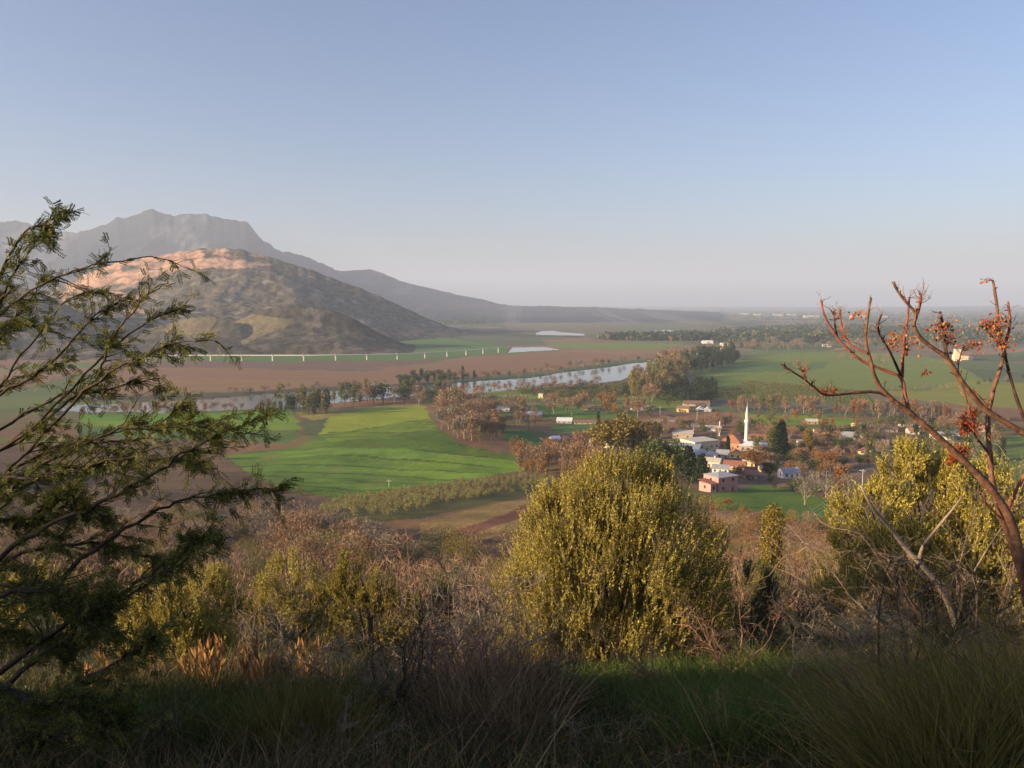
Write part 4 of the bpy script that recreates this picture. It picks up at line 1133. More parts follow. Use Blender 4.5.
for s in range(3):
    a = Acc()
    pts = []
    for A_0, B_0 in ((tops[0][s], tops[1][s]), (tops[1][s], tops[2][s])):
        L_ = np.linalg.norm(B_0 - A_0)
        for t in np.linspace(0, 1, 24): pts.append(A_0 + (B_0 - A_0) * t - np.array([0, 0, 4 * L_ * .012 * t * (1 - t)]))
    a.add(*tube(pts, .035, 4)); tag(a.build('power_cable', M_WIRE), ['left', 'middle', 'right'][s] + ' one of three thin cables sagging over the small green field', 'cable', 'cables over the small green field')

# ---- long raised channel on posts at the foot of the hills
M_VIA = mat_plain('bleached_concrete', (.62, .60, .56), .8, .08)
vx = [(140, 361.5), (188, 361), (250, 361), (310, 361), (365, 360), (420, 358.5), (465, 355.5), (500, 352.5)]
gp_ = ground([p[0] for p in vx], [p[1] for p in vx])
sp_ = smoothline(gp_, 8)
cum = np.concatenate([[0], np.cumsum(np.linalg.norm(np.diff(sp_[:, :2], axis=0), axis=1))])
via = empty('raised_channel', sp_[0], 'long pale raised channel on thin posts at the foot of the hills', 'aqueduct')
o0 = sp_[0]
hv = 11.5
dk = sp_ - o0; dk[:, 2] = hv
a = Acc()
for i in range(len(dk) - 1):
    d = unit((dk[i + 1] - dk[i])[:2]); nn_ = np.array([-d[1], d[0], 0]) * 1.3
    V = np.array([dk[i] - nn_, dk[i + 1] - nn_, dk[i + 1] + nn_, dk[i] + nn_]); V = np.vstack([V - [0, 0, 1.5], V])
    a.add(V, np.array([[3, 2, 1, 0], [4, 5, 6, 7], [0, 1, 5, 4], [2, 3, 7, 6]]))
a.build('channel', M_VIA, via)
post_m = None
for t in np.arange(10, cum[-1], 58):
    p = np.array([np.interp(t, cum, sp_[:, k]) for k in range(3)]) - o0
    if post_m is None:
        b = Acc(); box(b, -1.0, 1.0, -1.0, 1.0, -2, hv - 1.5); box(b, -1.7, 1.7, -1.4, 1.4, hv - 2.3, hv - 1.5); box(b, -.7, -.3, -2.2, -1.4, hv - 2, hv + 2.5)
        po = b.build('pier', M_VIA, via); post_m = po.data
    else:
        po = bpy.data.objects.new('pier', post_m); COL.objects.link(po); po.parent = via
    po.location = p

# ------------------------------------------------------------------ foreground plants
M_BUSH = mat_leaf('olive_bush_leaves', [(.18, .17, .032), (.32, .275, .045), (.46, .38, .065), (.54, .47, .15)], .3, .5, .3)
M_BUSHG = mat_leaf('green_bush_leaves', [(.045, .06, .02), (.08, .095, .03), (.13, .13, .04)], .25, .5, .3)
M_BUSHY = mat_leaf('yellow_bush_leaves', [(.16, .14, .03), (.26, .22, .04), (.36, .30, .06)], .35, .5, .3)
M_ACLEAF = mat_leaf('small_feathery_leaves', [(.035, .052, .012), (.06, .08, .018), (.10, .115, .025), (.24, .20, .03)], .3, .6, .2)
M_TWIG = mat_leaf('dry_twig', [(.13, .10, .075), (.22, .175, .13), (.33, .27, .21)], 0, .9, .1)
M_TWIGD = mat_leaf('dark_twig', [(.03, .024, .018), (.06, .048, .036), (.09, .07, .05)], 0, .9, .1)
M_TWIGR = mat_leaf('reddish_twig', [(.14, .08, .055), (.24, .14, .10), (.34, .22, .16)], 0, .9, .1)
M_REDB = mat_plain('reddish_bark', (.155, .082, .056), .85, .5, 22, bump=.5)
M_BDARK = mat_plain('dark_red_bark', (.085, .046, .038), .85, .5, 22, bump=.5)
M_BRED = mat_plain('young_red_bark', (.20, .07, .05), .8, .5, 22, bump=.5)

def shoot_leaves(P, D, L, m, ll, lw, open_=.75):
    n = len(P)
    t = (np.arange(m)[None] + rng.random((n, m))) / m
    Bp = P[:, None] + D[:, None] * (L[:, None] * t)[..., None]
    Dm = np.repeat(D[:, None], m, 1).reshape(-1, 3)
    Sd = perp(Dm)
    dd = unit(Dm * 1.0 + Sd * open_)
    s = (.6 + .8 * rng.random(n * m)) * (1.1 - .35 * t.ravel())
    return leaves(Bp.reshape(-1, 3), dd, ll * s, lw * s, .06)

def bush(name, label, Y, lobes, base, mat, dens=105, ll=.040, lw=.0085, m=21, sl=.32, up=1.0, cat='bush', group=None, stemmat=None, inner=.35, tilt=(0, 0, 0)):
    """lobes given as seen (px, py, rx, ry, depth offset); all become real ellipsoids at distance Y"""
    g = ground(base[0], base[1])[0]
    k = Y / F
    C = []; Rr = []
    for (a, b, rx, ry, dy) in lobes:
        C.append(at(a, b, Y + dy)); kk = (Y + dy) / F; Rr.append([rx * kk, (rx + ry) * .5 * kk, ry * kk * 1.04])
    C = np.array(C); Rr = np.array(Rr)
    root = np.array([C[:, 0].mean(), Y, float(Hgt(np.array([C[:, 0].mean()]), np.array([Y]))[0])])
    o = empty(name, root, label, cat, group)
    A = Acc(); S0 = []; S1 = []
    for c, r in zip(C, Rr):
        area = 4 * np.pi * ((r[0] * r[1]) ** 1.6 / 3 + (r[0] * r[2]) ** 1.6 / 3 + (r[1] * r[2]) ** 1.6 / 3) ** (1 / 1.6)
        n = int(area * dens)
        for q_, (lo, hi, frac) in enumerate(((.80, 1.0, 1.0), (.35, .8, inner))):
            nn = int(n * frac)
            nc = max(4, nn // 30); cd = rdir(nc); ci = rng.integers(0, nc, nn); co_ = rng.normal(0, .06, nc)
            d = unit(cd[ci] + rng.normal(size=(nn, 3)) * (.115 + .5 * (rng.random((nn, 1)) < .12)))
            lump = co_[ci] + .02 + .90 + .22 * (np.sin(d[:, 0] * 5 + c[0] * 3) * np.sin(d[:, 2] * 6 + 1) * np.cos(d[:, 1] * 5 + 2))
            P = c + d * r * ((lo + (hi - lo) * rng.random(nn)) * lump)[:, None]
            if q_ == 0:      # drop what lies deep inside another lobe
                inside = np.zeros(nn, bool)
                for c2, r2 in zip(C, Rr):
                    if c2 is c: continue
                    inside |= (((P - c2) / r2) ** 2).sum(1) < .55
                P = P[~inside]; d = d[~inside]
            zg = Hgt(P[:, 0], P[:, 1]); ok = P[:, 2] > zg + .02
            P = P[ok]; d = d[ok]
            D = unit(d * .55 + np.array([0, 0, up]) + rng.normal(size=d.shape) * .28 + np.array(tilt))
            L = sl * (.5 + rng.random(len(P))) * np.where(rng.random(len(P)) < .05, 1.6, 1.0)
            P = P - D * L[:, None] * .55
            A.add(*shoot_leaves(P, D, L, m, ll, lw))
            S0.append(P); S1.append(P + D * L[:, None])
    A.build('foliage', mat, o).location = -root
    S0 = np.concatenate(S0); S1 = np.concatenate(S1)
    B = Acc(); B.add(*segs(S0, S1, .003, .0012, 3)); B.build('twigs', stemmat or M_TWIG, o).location = -root
    B = Acc()
    for c, r in zip(C, Rr):
        for q in range(4):
            tip = c + rdir(1)[0] * r * .6
            b0 = root + np.array([rng.normal(0, .12), rng.normal(0, .12), -.1])
            pts = smoothline([b0, b0 * .55 + tip * .45 + [0, 0, -.1 * r[2]] + rng.normal(0, .06, 3), tip], 4)
            B.add(*tube(pts, np.linspace(.035, .008, len(pts)), 6))
    B.build('stems', M_BARK, o).location = -root
    return o

bush('olive_bush', 'big dense golden-green bush in the centre of the foreground', 11.6,
     [(600, 566, 94, 98, 0), (552, 604, 64, 68, -.3), (656, 562, 76, 90, .1), (612, 508, 62, 54, 0), (694, 606, 46, 60, .2), (526, 632, 40, 38, -.4), (610, 630, 94, 44, -.2), (570, 530, 54, 54, 0), (650, 508, 46, 46, .2)],
     (610, 668), M_BUSH, dens=120, up=1.25, tilt=(.05, 0, .1))
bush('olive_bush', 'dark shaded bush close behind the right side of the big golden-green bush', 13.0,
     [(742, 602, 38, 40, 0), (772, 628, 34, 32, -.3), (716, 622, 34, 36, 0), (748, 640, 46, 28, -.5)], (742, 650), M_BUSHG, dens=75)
bush('olive_bush', 'broad yellow-green bush below the reddish tree at right', 14.5,
     [(872, 520, 46, 50, 0), (930, 500, 46, 52, .4), (985, 520, 56, 66, 0), (1040, 540, 60, 66, .2), (900, 560, 60, 52, -.3), (960, 575, 70, 56, -.5), (850, 575, 40, 44, -.4), (1010, 590, 50, 50, -.6), (905, 470, 24, 26, .3), (960, 470, 26, 28, .4)],
     (930, 640), M_BUSH, dens=70, ll=.055, lw=.0115)
bush('olive_bush', 'rounded bush with a sunlit golden top left of centre, beside the feathery tree', 11.0,
     [(180, 608, 58, 46, 0), (218, 616, 38, 44, .2), (142, 626, 36, 34, -.2), (190, 646, 58, 30, -.2)], (185, 672), M_BUSH, dens=120)
bush('olive_bush', 'low green-gold bush between the two golden bushes at left', 13.5,
     [(290, 590, 38, 36, 0), (322, 602, 32, 32, .2), (270, 612, 30, 30, 0)], (300, 640), M_BUSH, dens=85)
bush('yellow_bush', 'open golden shrub with thin leafy branches left of the big bush', 11.2,
     [(350, 588, 34, 34, 0), (380, 606, 38, 42, -.2), (352, 634, 34, 32, 0), (406, 622, 30, 34, .2)], (370, 690), M_BUSHY, dens=85, inner=.25, stemmat=M_TWIGD)
bush('olive_bush', 'small dark bush squeezed between the open golden shrub and the big bush', 12.5,
     [(432, 612, 30, 34, 0), (418, 640, 34, 28, -.2)], (430, 660), M_BUSHG, dens=80)
bush('olive_bush', 'small golden bush half hidden behind the feathery tree at far left', 12.5,
     [(40, 590, 44, 34, 0), (88, 606, 34, 30, .2), (0, 600, 40, 36, 0)], (50, 640), M_BUSH, dens=70)

# ---- reddish bare tree with berry clusters at the right edge
def px_line(pts, Y0, Y1, Yb=0.0):
    n = len(pts); return np.array([at(a, b, Y0 + (Y1 - Y0) * i / max(n - 1, 1) + Yb * math.sin(i * 2.1)) for i, (a, b) in enumerate(pts)])
YT = 5.0
gT = ground(1060, 716)[0]
rt = empty('berry_tree', gT, 'reddish leafless tree with stubby upturned branches and small berry clusters at the right edge', 'tree')
kT = YT / F * .67
BR = [  # polyline, start and end width in px, depth start and end
    ([(1062, 722), (1040, 650), (1024, 582), (1016, 540), (1007, 513), (990, 488), (969, 466), (945, 443), (921, 422), (909, 412), (893, 400), (880, 387), (874, 374), (870, 358), (866, 343), (867, 322), (871, 298)], 17, 3.2, 5.0, 4.8),
    ([(909, 412), (880, 393), (850, 393.5), (826, 395), (815, 388), (804, 379), (793, 372), (781, 364)], 4.6, 2.4, 4.9, 4.7),
    ([(806, 381), (804, 375), (804, 370)], 3.5, 3, 4.75, 4.74),
    ([(909, 412), (905, 395), (901, 378), (884, 370), (864, 362), (850, 351), (839, 340), (831, 328), (824, 314), (821, 300)], 6, 3, 4.9, 5.1),
    ([(837, 336), (835, 324), (834, 311)], 3.2, 2.4, 5.06, 5.1),
    ([(866, 353), (852, 346), (845, 336), (841, 324), (840, 310)], 3.6, 2.8, 4.82, 5.0),
    ([(902, 378), (903, 355), (905, 333), (908, 315), (909, 299)], 5, 3, 4.95, 5.0),
    ([(901, 376), (890, 352), (880, 335), (878, 325), (881, 315)], 3.6, 3, 4.95, 4.7),
    ([(1030, 437), (1005, 422), (985, 409), (968, 390), (953, 368), (946, 357), (930, 346), (919, 336), (914, 325), (916, 314), (906, 302), (897, 290), (894, 282)], 9, 3.0, 4.5, 4.4),
    ([(917, 314), (920, 304), (921, 295)], 4.2, 3, 4.42, 4.4),
    ([(947, 358), (945, 342), (944, 328), (940, 312)], 4.2, 2.8, 4.46, 4.5),
    ([(1024, 582), (1010, 540), (998, 506), (992, 480), (990, 455), (988, 430), (989, 410), (994, 388), (1001, 366), (1004, 350), (999, 330), (997, 305), (993, 281)], 10, 4, 5.0, 5.3),
    ([(1003, 350), (1010, 325), (1008, 302)], 4.5, 3, 5.25, 5.3),
    ([(1040, 450), (1024, 418), (1014, 390), (1007, 364), (1004, 350), (992, 336), (981, 326)], 6, 2.2, 5.2, 5.25),
    ([(1020, 560), (1008, 520), (1012, 500), (1022, 480), (1040, 462)], 6, 4, 5.0, 5.1),
    ([(990, 455), (975, 435), (973, 425), (966, 398), (960, 380), (950, 372)], 3.4, 1.8, 5.1, 5.0),
    ([(1003, 520), (990, 508), (984, 497), (984, 482)], 3.4, 1.6, 5.0, 5.0),
    ([(1060, 480), (1046, 420), (1040, 360), (1034, 300)], 7, 4, 5.4, 5.5),
    ([(989, 409), (978, 395), (966, 386), (958, 370), (962, 350)], 3.4, 1.8, 5.15, 5.2)]
bpts = []
for q, (pl, w0, w1, y0, y1) in enumerate(BR):
    P = px_line(pl, y0, y1)
    if q == 0: P[0] = gT - [0, 0, .15]
    sp = smoothline(P, 3)
    rad = (w1 + (w0 - w1) * np.linspace(1, 0, len(sp)) ** 1.25) * kT * .5 * (1 + .10 * np.sin(np.arange(len(sp)) * 1.7))
    a = Acc(); a.add(*tube(sp, rad, 8, .05))
    # short knobs along the branch
    nk = 2 + len(sp) // 6
    for s in rng.integers(2, len(sp) - 1, nk):
        d = unit(rdir(1, .6))[0]; a.add(*tube([sp[s], sp[s] + d * (.015 + .03 * rng.random())], [.008, .003], 5))
    if q == 0 or w0 >= 8: mB = M_REDB
    elif q % 3 == 1: mB = M_BDARK
    else: mB = M_BRED
    a.build('trunk' if q == 0 else 'branch', mB, rt, True).location = -gT
    bpts.append(sp)
FT = Acc()
for sp in bpts:
    G0 = sp[None, len(sp) // 3:]
    P, D = spawn(G0, 12, .9, .0, .3); G2 = grow(P, D, .03 + .09 * rng.random(12), 6, .25, .05); FT.add(*grow_segs(G2, .0028, .0012, 4))
    P, D = spawn(G2, 22, .9, .1, .2); G3 = grow(P, D, .02 + .05 * rng.random(22), 4, .3, .0); FT.add(*grow_segs(G3, .0013, .0007, 3))
FT.build('twigs', M_TWIGR, rt).location = -gT
# fine drooping berry stalks
M_BERR = mat_leaf('red_berries', [(.24, .03, .025), (.34, .06, .03), (.45, .22, .07), (.05, .03, .02)], 0, .5, .4)
M_BERY = mat_leaf('red_brown_seed_tufts', [(.22, .04, .022), (.32, .08, .03), (.28, .11, .045)], .2, .7, .2)
def balls(C, r):
    n = len(C)
    o_ = np.array([[1, 0, 0], [-1, 0, 0], [0, 1, 0], [0, -1, 0], [0, 0, 1], [0, 0, -1.]])
    f = np.array([[0, 2, 4], [2, 1, 4], [1, 3, 4], [3, 0, 4], [2, 0, 5], [1, 2, 5], [3, 1, 5], [0, 3, 5]])
    V = (C[:, None] + o_[None] * np.broadcast_to(r, (n,))[:, None, None]).reshape(-1, 3)
    return V, (f[None] + (np.arange(n) * 6)[:, None, None]).reshape(-1, 3)
for (a_, b_, rx, ry, nb, Y_0) in [(994, 326, 26, 22, 120, 5.2), (1002, 346, 16, 12, 40, 5.2), (942, 330, 22, 18, 70, 4.5), (952, 342, 14, 10, 24, 4.5), (892, 342, 9, 20, 46, 5.0), (905, 350, 6, 10, 26, 5.0), (856, 316, 16, 7, 18, 4.9), (912, 342, 12, 12, 18, 4.5), (976, 345, 14, 14, 34, 5.0), (985, 282, 12, 5, 8, 5.2)]:
    c = at(a_, b_, Y_0)
    tip = c + rng.normal(size=(nb, 3)) * np.array([rx, rx * .7, ry]) * kT * .45
    a = Acc(); bv, bf = balls(tip, .0085 * (.6 + .7 * rng.random(nb))); a.add(bv, T=bf)
    co = a.build('berry_cluster', M_BERR, rt); co.location = -gT
    root_ = bpts[0][0]
    allp = np.concatenate(bpts); j = np.argmin(np.linalg.norm(allp - c, axis=1)); s0 = allp[j]
    mid = s0 * .5 + tip * .5 + rng.normal(size=tip.shape) * .01 + [0, 0, .02]
    B = Acc(); B.add(*segs(np.repeat(s0[None], nb, 0), mid, .0014, .001, 3)); B.add(*segs(mid, tip, .001, .0008, 3))
    B.build('stalks', M_TWIGR, co)
for (a_, b_, rx, ry, nb) in [(968, 424, 15, 18, 300), (972, 412, 8, 10, 90), (960, 452, 14, 12, 240), (952, 460, 8, 8, 80), (833, 390, 5, 5, 40), (926, 372, 4, 4, 26), (824, 391, 7, 4, 40)]:
    c = at(a_, b_, 5.1); P = c + rng.normal(size=(nb, 3)) * np.array([rx, rx, ry]) * kT * .45
    a = Acc(); a.add(*leaves(P, rdir(nb, -.4), .028, .006)); a.build('seed_cluster', M_BERY, rt).location = -gT

# ---- feathery-leaved tree reaching in from the left
gL = np.array([-4.3, 4.6, 0.0]); gL[2] = float(Hgt(gL[:1], gL[1:2])[0])
lt = empty('feathery_tree', gL, 'dark thorny tree with small feathery leaves reaching in from the left edge', 'tree')
MAIN = [
    ([(-150, 560), (-60, 400), (0, 274), (25, 233), (44, 224), (68, 212)], 4.4, 4.2), ([(-150, 600), (-60, 420), (0, 302), (25, 258), (51, 224)], 4.2, 4.4),
    ([(-150, 500), (-70, 372), (0, 314), (25, 294), (66, 274), (101, 264), (150, 257), (186, 268)], 4.8, 4.4), ([(-100, 520), (20, 440), (70, 400), (96, 383), (107, 352), (127, 319), (152, 291), (178, 283)], 4.6, 4.2),
    ([(-60, 540), (30, 450), (99, 380), (142, 357), (178, 342), (215, 340)], 4.4, 4.0), ([(-60, 500), (40, 420), (110, 350), (157, 317), (188, 308)], 4.3, 4.5),
    ([(-80, 470), (-10, 400), (30, 345), (70, 300), (110, 290)], 5.0, 5.0), ([(-80, 640), (0, 558), (55, 522), (109, 500), (150, 476), (191, 448), (232, 429), (262, 421)], 4.0, 3.9),
    ([(-60, 680), (20, 620), (80, 560), (137, 522), (175, 503), (205, 495), (268, 489)], 4.0, 4.1), ([(-60, 720), (40, 640), (109, 600), (150, 575), (185, 545), (208, 536)], 3.7, 3.8),
    ([(-60, 760), (20, 670), (70, 640), (109, 607), (164, 574), (187, 559)], 3.6, 3.6), ([(-80, 600), (0, 500), (60, 455), (120, 430), (170, 425), (230, 424)], 4.5, 4.2),
    ([(-60, 560), (20, 490), (70, 470), (130, 458), (190, 462)], 4.3, 4.3), ([(-60, 470), (0, 430), (60, 395), (100, 392), (150, 378), (165, 390)], 4.5, 4.5),
    ([(-60, 440), (0, 395), (40, 372), (80, 330), (100, 312), (118, 306)], 4.7, 4.8), ([(-40, 800), (30, 720), (70, 690), (120, 660), (150, 640)], 3.5, 3.4),
    ([(-60, 520), (10, 470), (80, 440), (140, 440), (175, 410)], 4.8, 4.9), ([(-60, 620), (10, 560), (60, 545), (110, 545), (160, 560)], 4.1, 4.2), ([(-60, 800), (10, 740), (60, 740), (120, 720)], 3.4, 3.4),
    ([(-80, 430), (-20, 350), (10, 322), (50, 330), (90, 345)], 5.2, 5.2), ([(-100, 700), (-30, 600), (20, 585), (70, 590), (120, 640)], 3.9, 3.8), ([(-60, 400), (-10, 350), (30, 300), (44, 268)], 5.0, 5.2),
    ([(-80, 660), (-20, 610), (20, 590), (60, 600), (90, 620)], 3.5, 3.5), ([(-80, 700), (-20, 680), (30, 700), (80, 700)], 3.3, 3.3), ([(-80, 500), (-20, 480), (30, 480), (80, 500), (110, 520)], 4.2, 4.2), ([(-80, 560), (-20, 520), (20, 520), (60, 500)], 4.0, 4.1), ([(-60, 640), (-10, 630), (40, 640), (70, 660)], 3.8, 3.8)]
trunk_top = at(-150, 620, 4.5)
a = Acc(); tp = smoothline([gL - [0, 0, .1], gL * .5 + trunk_top * .5 + [-.1, 0, 0], trunk_top, at(-150, 520, 4.5)], 5); a.add(*tube(tp, np.linspace(.13, .06, len(tp)), 9, .05)); a.build('trunk', M_BARK, lt, True).location = -gL
LA = Acc(); TW = Acc()
M_ACB = mat_plain('dark_branch_bark', (.055, .042, .032), .9, .3, 20, bump=.3)
for q, (pl, y0, y1) in enumerate(MAIN):
    sp = smoothline(px_line(pl, y0, y1), 5)
    sp = np.vstack([tp[-1 - q % 3], sp]) if q % 2 == 0 else sp
    if q % 2: sp = np.vstack([tp[-3 - q % 2], sp])
    sp[1:] += rng.normal(size=sp[1:].shape) * .006
    low = pl[-1][1] > 400
    a = Acc(); a.add(*tube(sp, np.linspace(.017 if low else .011, .0018, len(sp)), 6, .04)); a.build('branch', M_ACB, lt, True).location = -gL
    # side twigs from the visible part
    n2 = 25 if low else 13
    i0 = int(len(sp) * .2)
    G0 = sp[None, i0:]
    P, D = spawn(G0, n2, .75, .0)
    T0 = unit(np.array([pl[-1][0] - pl[-3][0], 0, -(pl[-1][1] - pl[-3][1])], float))
    D = unit(D + T0 * .9); lowk = .62 if (q in (7, 8, 9, 10) or q in (15, 17, 18) or q >= 20) else 1.0
    fr = (P[:, 0] - G0[0, 0, 0]) / max(G0[0, -1, 0] - G0[0, 0, 0], .1)
    L2 = (.16 + .42 * rng.random(n2)) * (1.0 if low else .6) * (1.15 - .75 * np.clip(fr, 0, 1))
    L2 = L2 * lowk
    G2 = grow(P, D, L2, 6, .16, -.03)
    TW.add(*grow_segs(G2, .005, .0012, 3))
    n3 = n2 * 2
    P3, D3 = spawn(G2, n3, .8, .1); G3 = grow(P3, D3, (.06 + .14 * rng.random(n3)) * (1 if low else .7), 4, .2, -.04)
    TW.add(*grow_segs(G3, .0022, .0008, 3))
    # compound leaves: a rachis with paired leaflets
    for G, per in ((G2, 8 if low else 7), (G3, 5 if low else 4), (sp[None, int(len(sp) * .3):], 22 if low else 18)):
        m_ = len(G) * per
        Pl, Dl = spawn(G, m_, 1.1, .05)
        Ll = .035 + .035 * rng.random(m_)
        Dl = unit(Dl + np.array([0.1, 0, -.25]))
        nl = 7
        Nn = perp(Dl); Sx = np.cross(Dl, Nn)
        t = (np.arange(nl) + 1) / nl
        for sgn in (-1, 1):
            Bp = Pl[:, None] + Dl[:, None] * (Ll[:, None] * t)[..., None]
            dd = unit(Sx * sgn + Dl * .55)[:, None].repeat(nl, 1)
            Bq = Bp.reshape(-1, 3); dq = dd.reshape(-1, 3)
            S_ = np.repeat(Dl[:, None], nl, 1).reshape(-1, 3)
            l_ = .014 * (.8 + .5 * rng.random(len(Bq)))[:, None]
            V = np.stack([Bq, Bq + dq * l_ * .5 + S_ * .0036, Bq + dq * l_, Bq + dq * l_ * .5 - S_ * .0036], 1).reshape(-1, 3)
            LA.add(V, np.arange(len(V)).reshape(-1, 4))
LA.build('leaves', M_ACLEAF, lt).location = -gL
TW.build('twigs', M_TWIGD, lt).location = -gL
print('left tree leaf quads', LA.n // 4)

# ---- bare tangled shrubs
def bare_shrub(label, px, py, hpx, mat, nst=9, spread=.55, Yb=None, kids=14, wide=1.0, lean=(0, 0, 0), name='bare_shrub', curl=.28, thick=.010, droop=0.0, k2=4):
    g = ground(px, py)[0] if Yb is None else None
    if g is None:
        p = at(px, py, Yb); g = np.array([p[0], Yb, float(Hgt(p[:1], p[1:2])[0])])
    h = hpx * g[1] / F
    o = empty(name, g, label, 'shrub')
    D = unit(np.array([0, 0, 1.]) + rng.normal(size=(nst, 3)) * spread * np.array([wide, .7, .25]) + np.array(lean))
    P0 = rng.normal(size=(nst, 3)) * np.array([.06, .06, 0]) * h
    G1 = grow(P0, D, h * (.7 + .4 * rng.random(nst)), 9, curl * .55, .02 - droop)
    S = Acc(); S.add(*grow_segs(G1, thick * h, thick * h * .2, 5)); S.build('stems', mat, o)
    n2 = nst * kids
    P, D2 = spawn(G1, n2, .95, .18, .1); G2 = grow(P, D2, h * (.12 + .32 * rng.random(n2)), 6, curl, -.05 - droop)
    S = Acc(); S.add(*grow_segs(G2, thick * h * .32, thick * h * .1, 3))
    n3 = n2 * k2
    P, D3 = spawn(G2, n3, 1.0, .1, 0); G3 = grow(P, D3, h * (.05 + .14 * rng.random(n3)), 4, curl * 1.2, -.05)
    S.add(*grow_segs(G3, thick * h * .14, thick * h * .06, 3)); S.build('twigs', mat, o)
    return o
for (lb, px, py, h, mt, kw) in [
    ('pale thorny bare shrub with a wide tangle left of the big bush', 440, 700, 165, M_TWIG, dict(nst=12, kids=16, wide=1.3)),
    ('reddish twiggy shrub behind the pale tangle left of the big bush', 415, 640, 110, M_TWIGR, dict(nst=12, kids=14, wide=1.5, Yb=16)),
    ('dark bare shrub in front of the open golden shrub', 398, 730, 140, M_TWIGD, dict(nst=8, kids=12, wide=1.2)),
    ('grey bare tangle between the two golden bushes at left', 300, 700, 110, M_TWIG, dict(nst=12, kids=14, wide=1.5, curl=.4)),
    ('brown dry shrub at the foot of the big bush, left side', 490, 720, 120, M_TWIGR, dict(nst=14, kids=12, wide=.8)),
    ('dark thin shrub rising before the golden side of the big bush', 548, 715, 120, M_TWIGD, dict(nst=6, kids=10, wide=.9, thick=.007)),
    ('pale reddish thorny branch leaning left before the big bush', 668, 700, 105, M_TWIGR, dict(nst=3, kids=20, wide=.5, lean=(-.75, 0, 0), spread=.15, thick=.012, curl=.3)),
    ('pale reddish arching twigs standing right of the big bush', 728, 682, 105, M_TWIGR, dict(nst=5, kids=20, wide=.7, lean=(.15, 0, 0), spread=.3, thick=.010, curl=.35)),
    ('grey bare shrub arching over the dark bush right of centre', 790, 690, 95, M_TWIG, dict(nst=8, kids=12, wide=1.6, droop=.05)),
    ('grey tangled shrub below the yellow-green bush at right', 862, 700, 130, M_TWIG, dict(nst=12, kids=14, wide=1.4, curl=.35)),
    ('dark bare shrub leaning right in front of the yellow-green bush', 900, 710, 170, M_TWIGD, dict(nst=8, kids=14, wide=1.2, lean=(.2, 0, 0))),
    ('pale bare shrub with fine twigs rising before the yellow-green bush', 940, 690, 220, M_TWIG, dict(nst=10, kids=14, wide=.9, thick=.006)),
    ('brown bare shrub near the trunk of the reddish tree', 1000, 700, 190, M_TWIGR, dict(nst=10, kids=12, wide=.9, thick=.006)),
    ('grey bare shrub at the left edge of the yellow-green bush', 835, 650, 120, M_TWIG, dict(nst=10, kids=14, wide=1.0, Yb=15, thick=.007)),
    ('purplish bare shrub between the left bushes and the reddish thicket', 230, 620, 90, M_TWIGR, dict(nst=12, kids=12, wide=1.6, Yb=18)),
    ('pale bare shrub on the slope just left of the big bush top', 500, 610, 90, M_TWIG, dict(nst=12, kids=12, wide=1.3, Yb=22)),
    ('pale thorny tangle low in front of the open golden shrub', 365, 705, 90, M_TWIG, dict(nst=12, kids=14, wide=1.6, curl=.42)),
    ('tall pale thorny shrub just left of the big bush', 478, 690, 135, M_TWIG, dict(nst=10, kids=16, wide=1.0, curl=.36)),
    ('pale tangle standing on the slope behind the small dark bush', 425, 610, 75, M_TWIG, dict(nst=14, kids=16, wide=1.6, Yb=19, curl=.36)),
    ('grey thorny shrub on the slope left of the golden bushes', 250, 650, 80, M_TWIG, dict(nst=12, kids=14, wide=1.5, curl=.38)),
    ('dark tangle of twigs between the dark bush and the right bush', 800, 640, 80, M_TWIGD, dict(nst=12, kids=14, wide=1.4, curl=.38)),
    ('pale broken twigs lying in the grass below the big bush', 600, 760, 70, M_TWIG, dict(nst=9, kids=10, wide=2.4, curl=.4)),
    ('brown twigs in the green grass right of centre', 720, 768, 80, M_TWIGR, dict(nst=9, kids=10, wide=2.0, curl=.4)),
    ('dark dead twigs at the bottom left', 180, 772, 90, M_TWIGD, dict(nst=10, kids=12, wide=2.0, curl=.4)),
    ('low dark tangle of dead twigs at the bottom centre', 470, 775, 90, M_TWIGD, dict(nst=12, kids=12, wide=2.0, curl=.4)),
    ('low pale tangle of dead twigs at the bottom left of centre', 330, 770, 80, M_TWIG, dict(nst=12, kids=10, wide=2.2, curl=.4)),
    ('low pale twigs at the bottom right corner', 880, 770, 90, M_TWIG, dict(nst=10, kids=10, wide=2.0, curl=.4))]:
    bare_shrub(lb, px, py, h, mt, **kw)
# the two stout dead branches before the right-hand bush
DB = empty('dead_branch', ground(960, 680)[0], 'forked brown dead branch slanting up left in front of the yellow-green bush', 'branch')
g_db = np.array(DB.location)
for nm, pl, w0, w1 in [('stem', [(968, 690), (954, 617), (935, 581), (908, 551), (890, 528), (872, 507), (861, 486)], 8, 2), ('fork', [(919, 560), (924, 545), (943, 521), (952, 510), (962, 497)], 4, 1.5), ('fork', [(935, 581), (920, 574), (905, 560), (880, 553)], 3, 1)]:
    P = px_line(pl, g_db[1], g_db[1] - .4, .05); sp = smoothline(P, 4)
    if nm == 'stem': sp[0] = g_db - [0, 0, .1]
    a = Acc(); a.add(*tube(sp, np.linspace(w0, w1, len(sp)) * g_db[1] / F * .5, 7, .06)); a.build(nm, M_BARKP, DB, True).location = -g_db

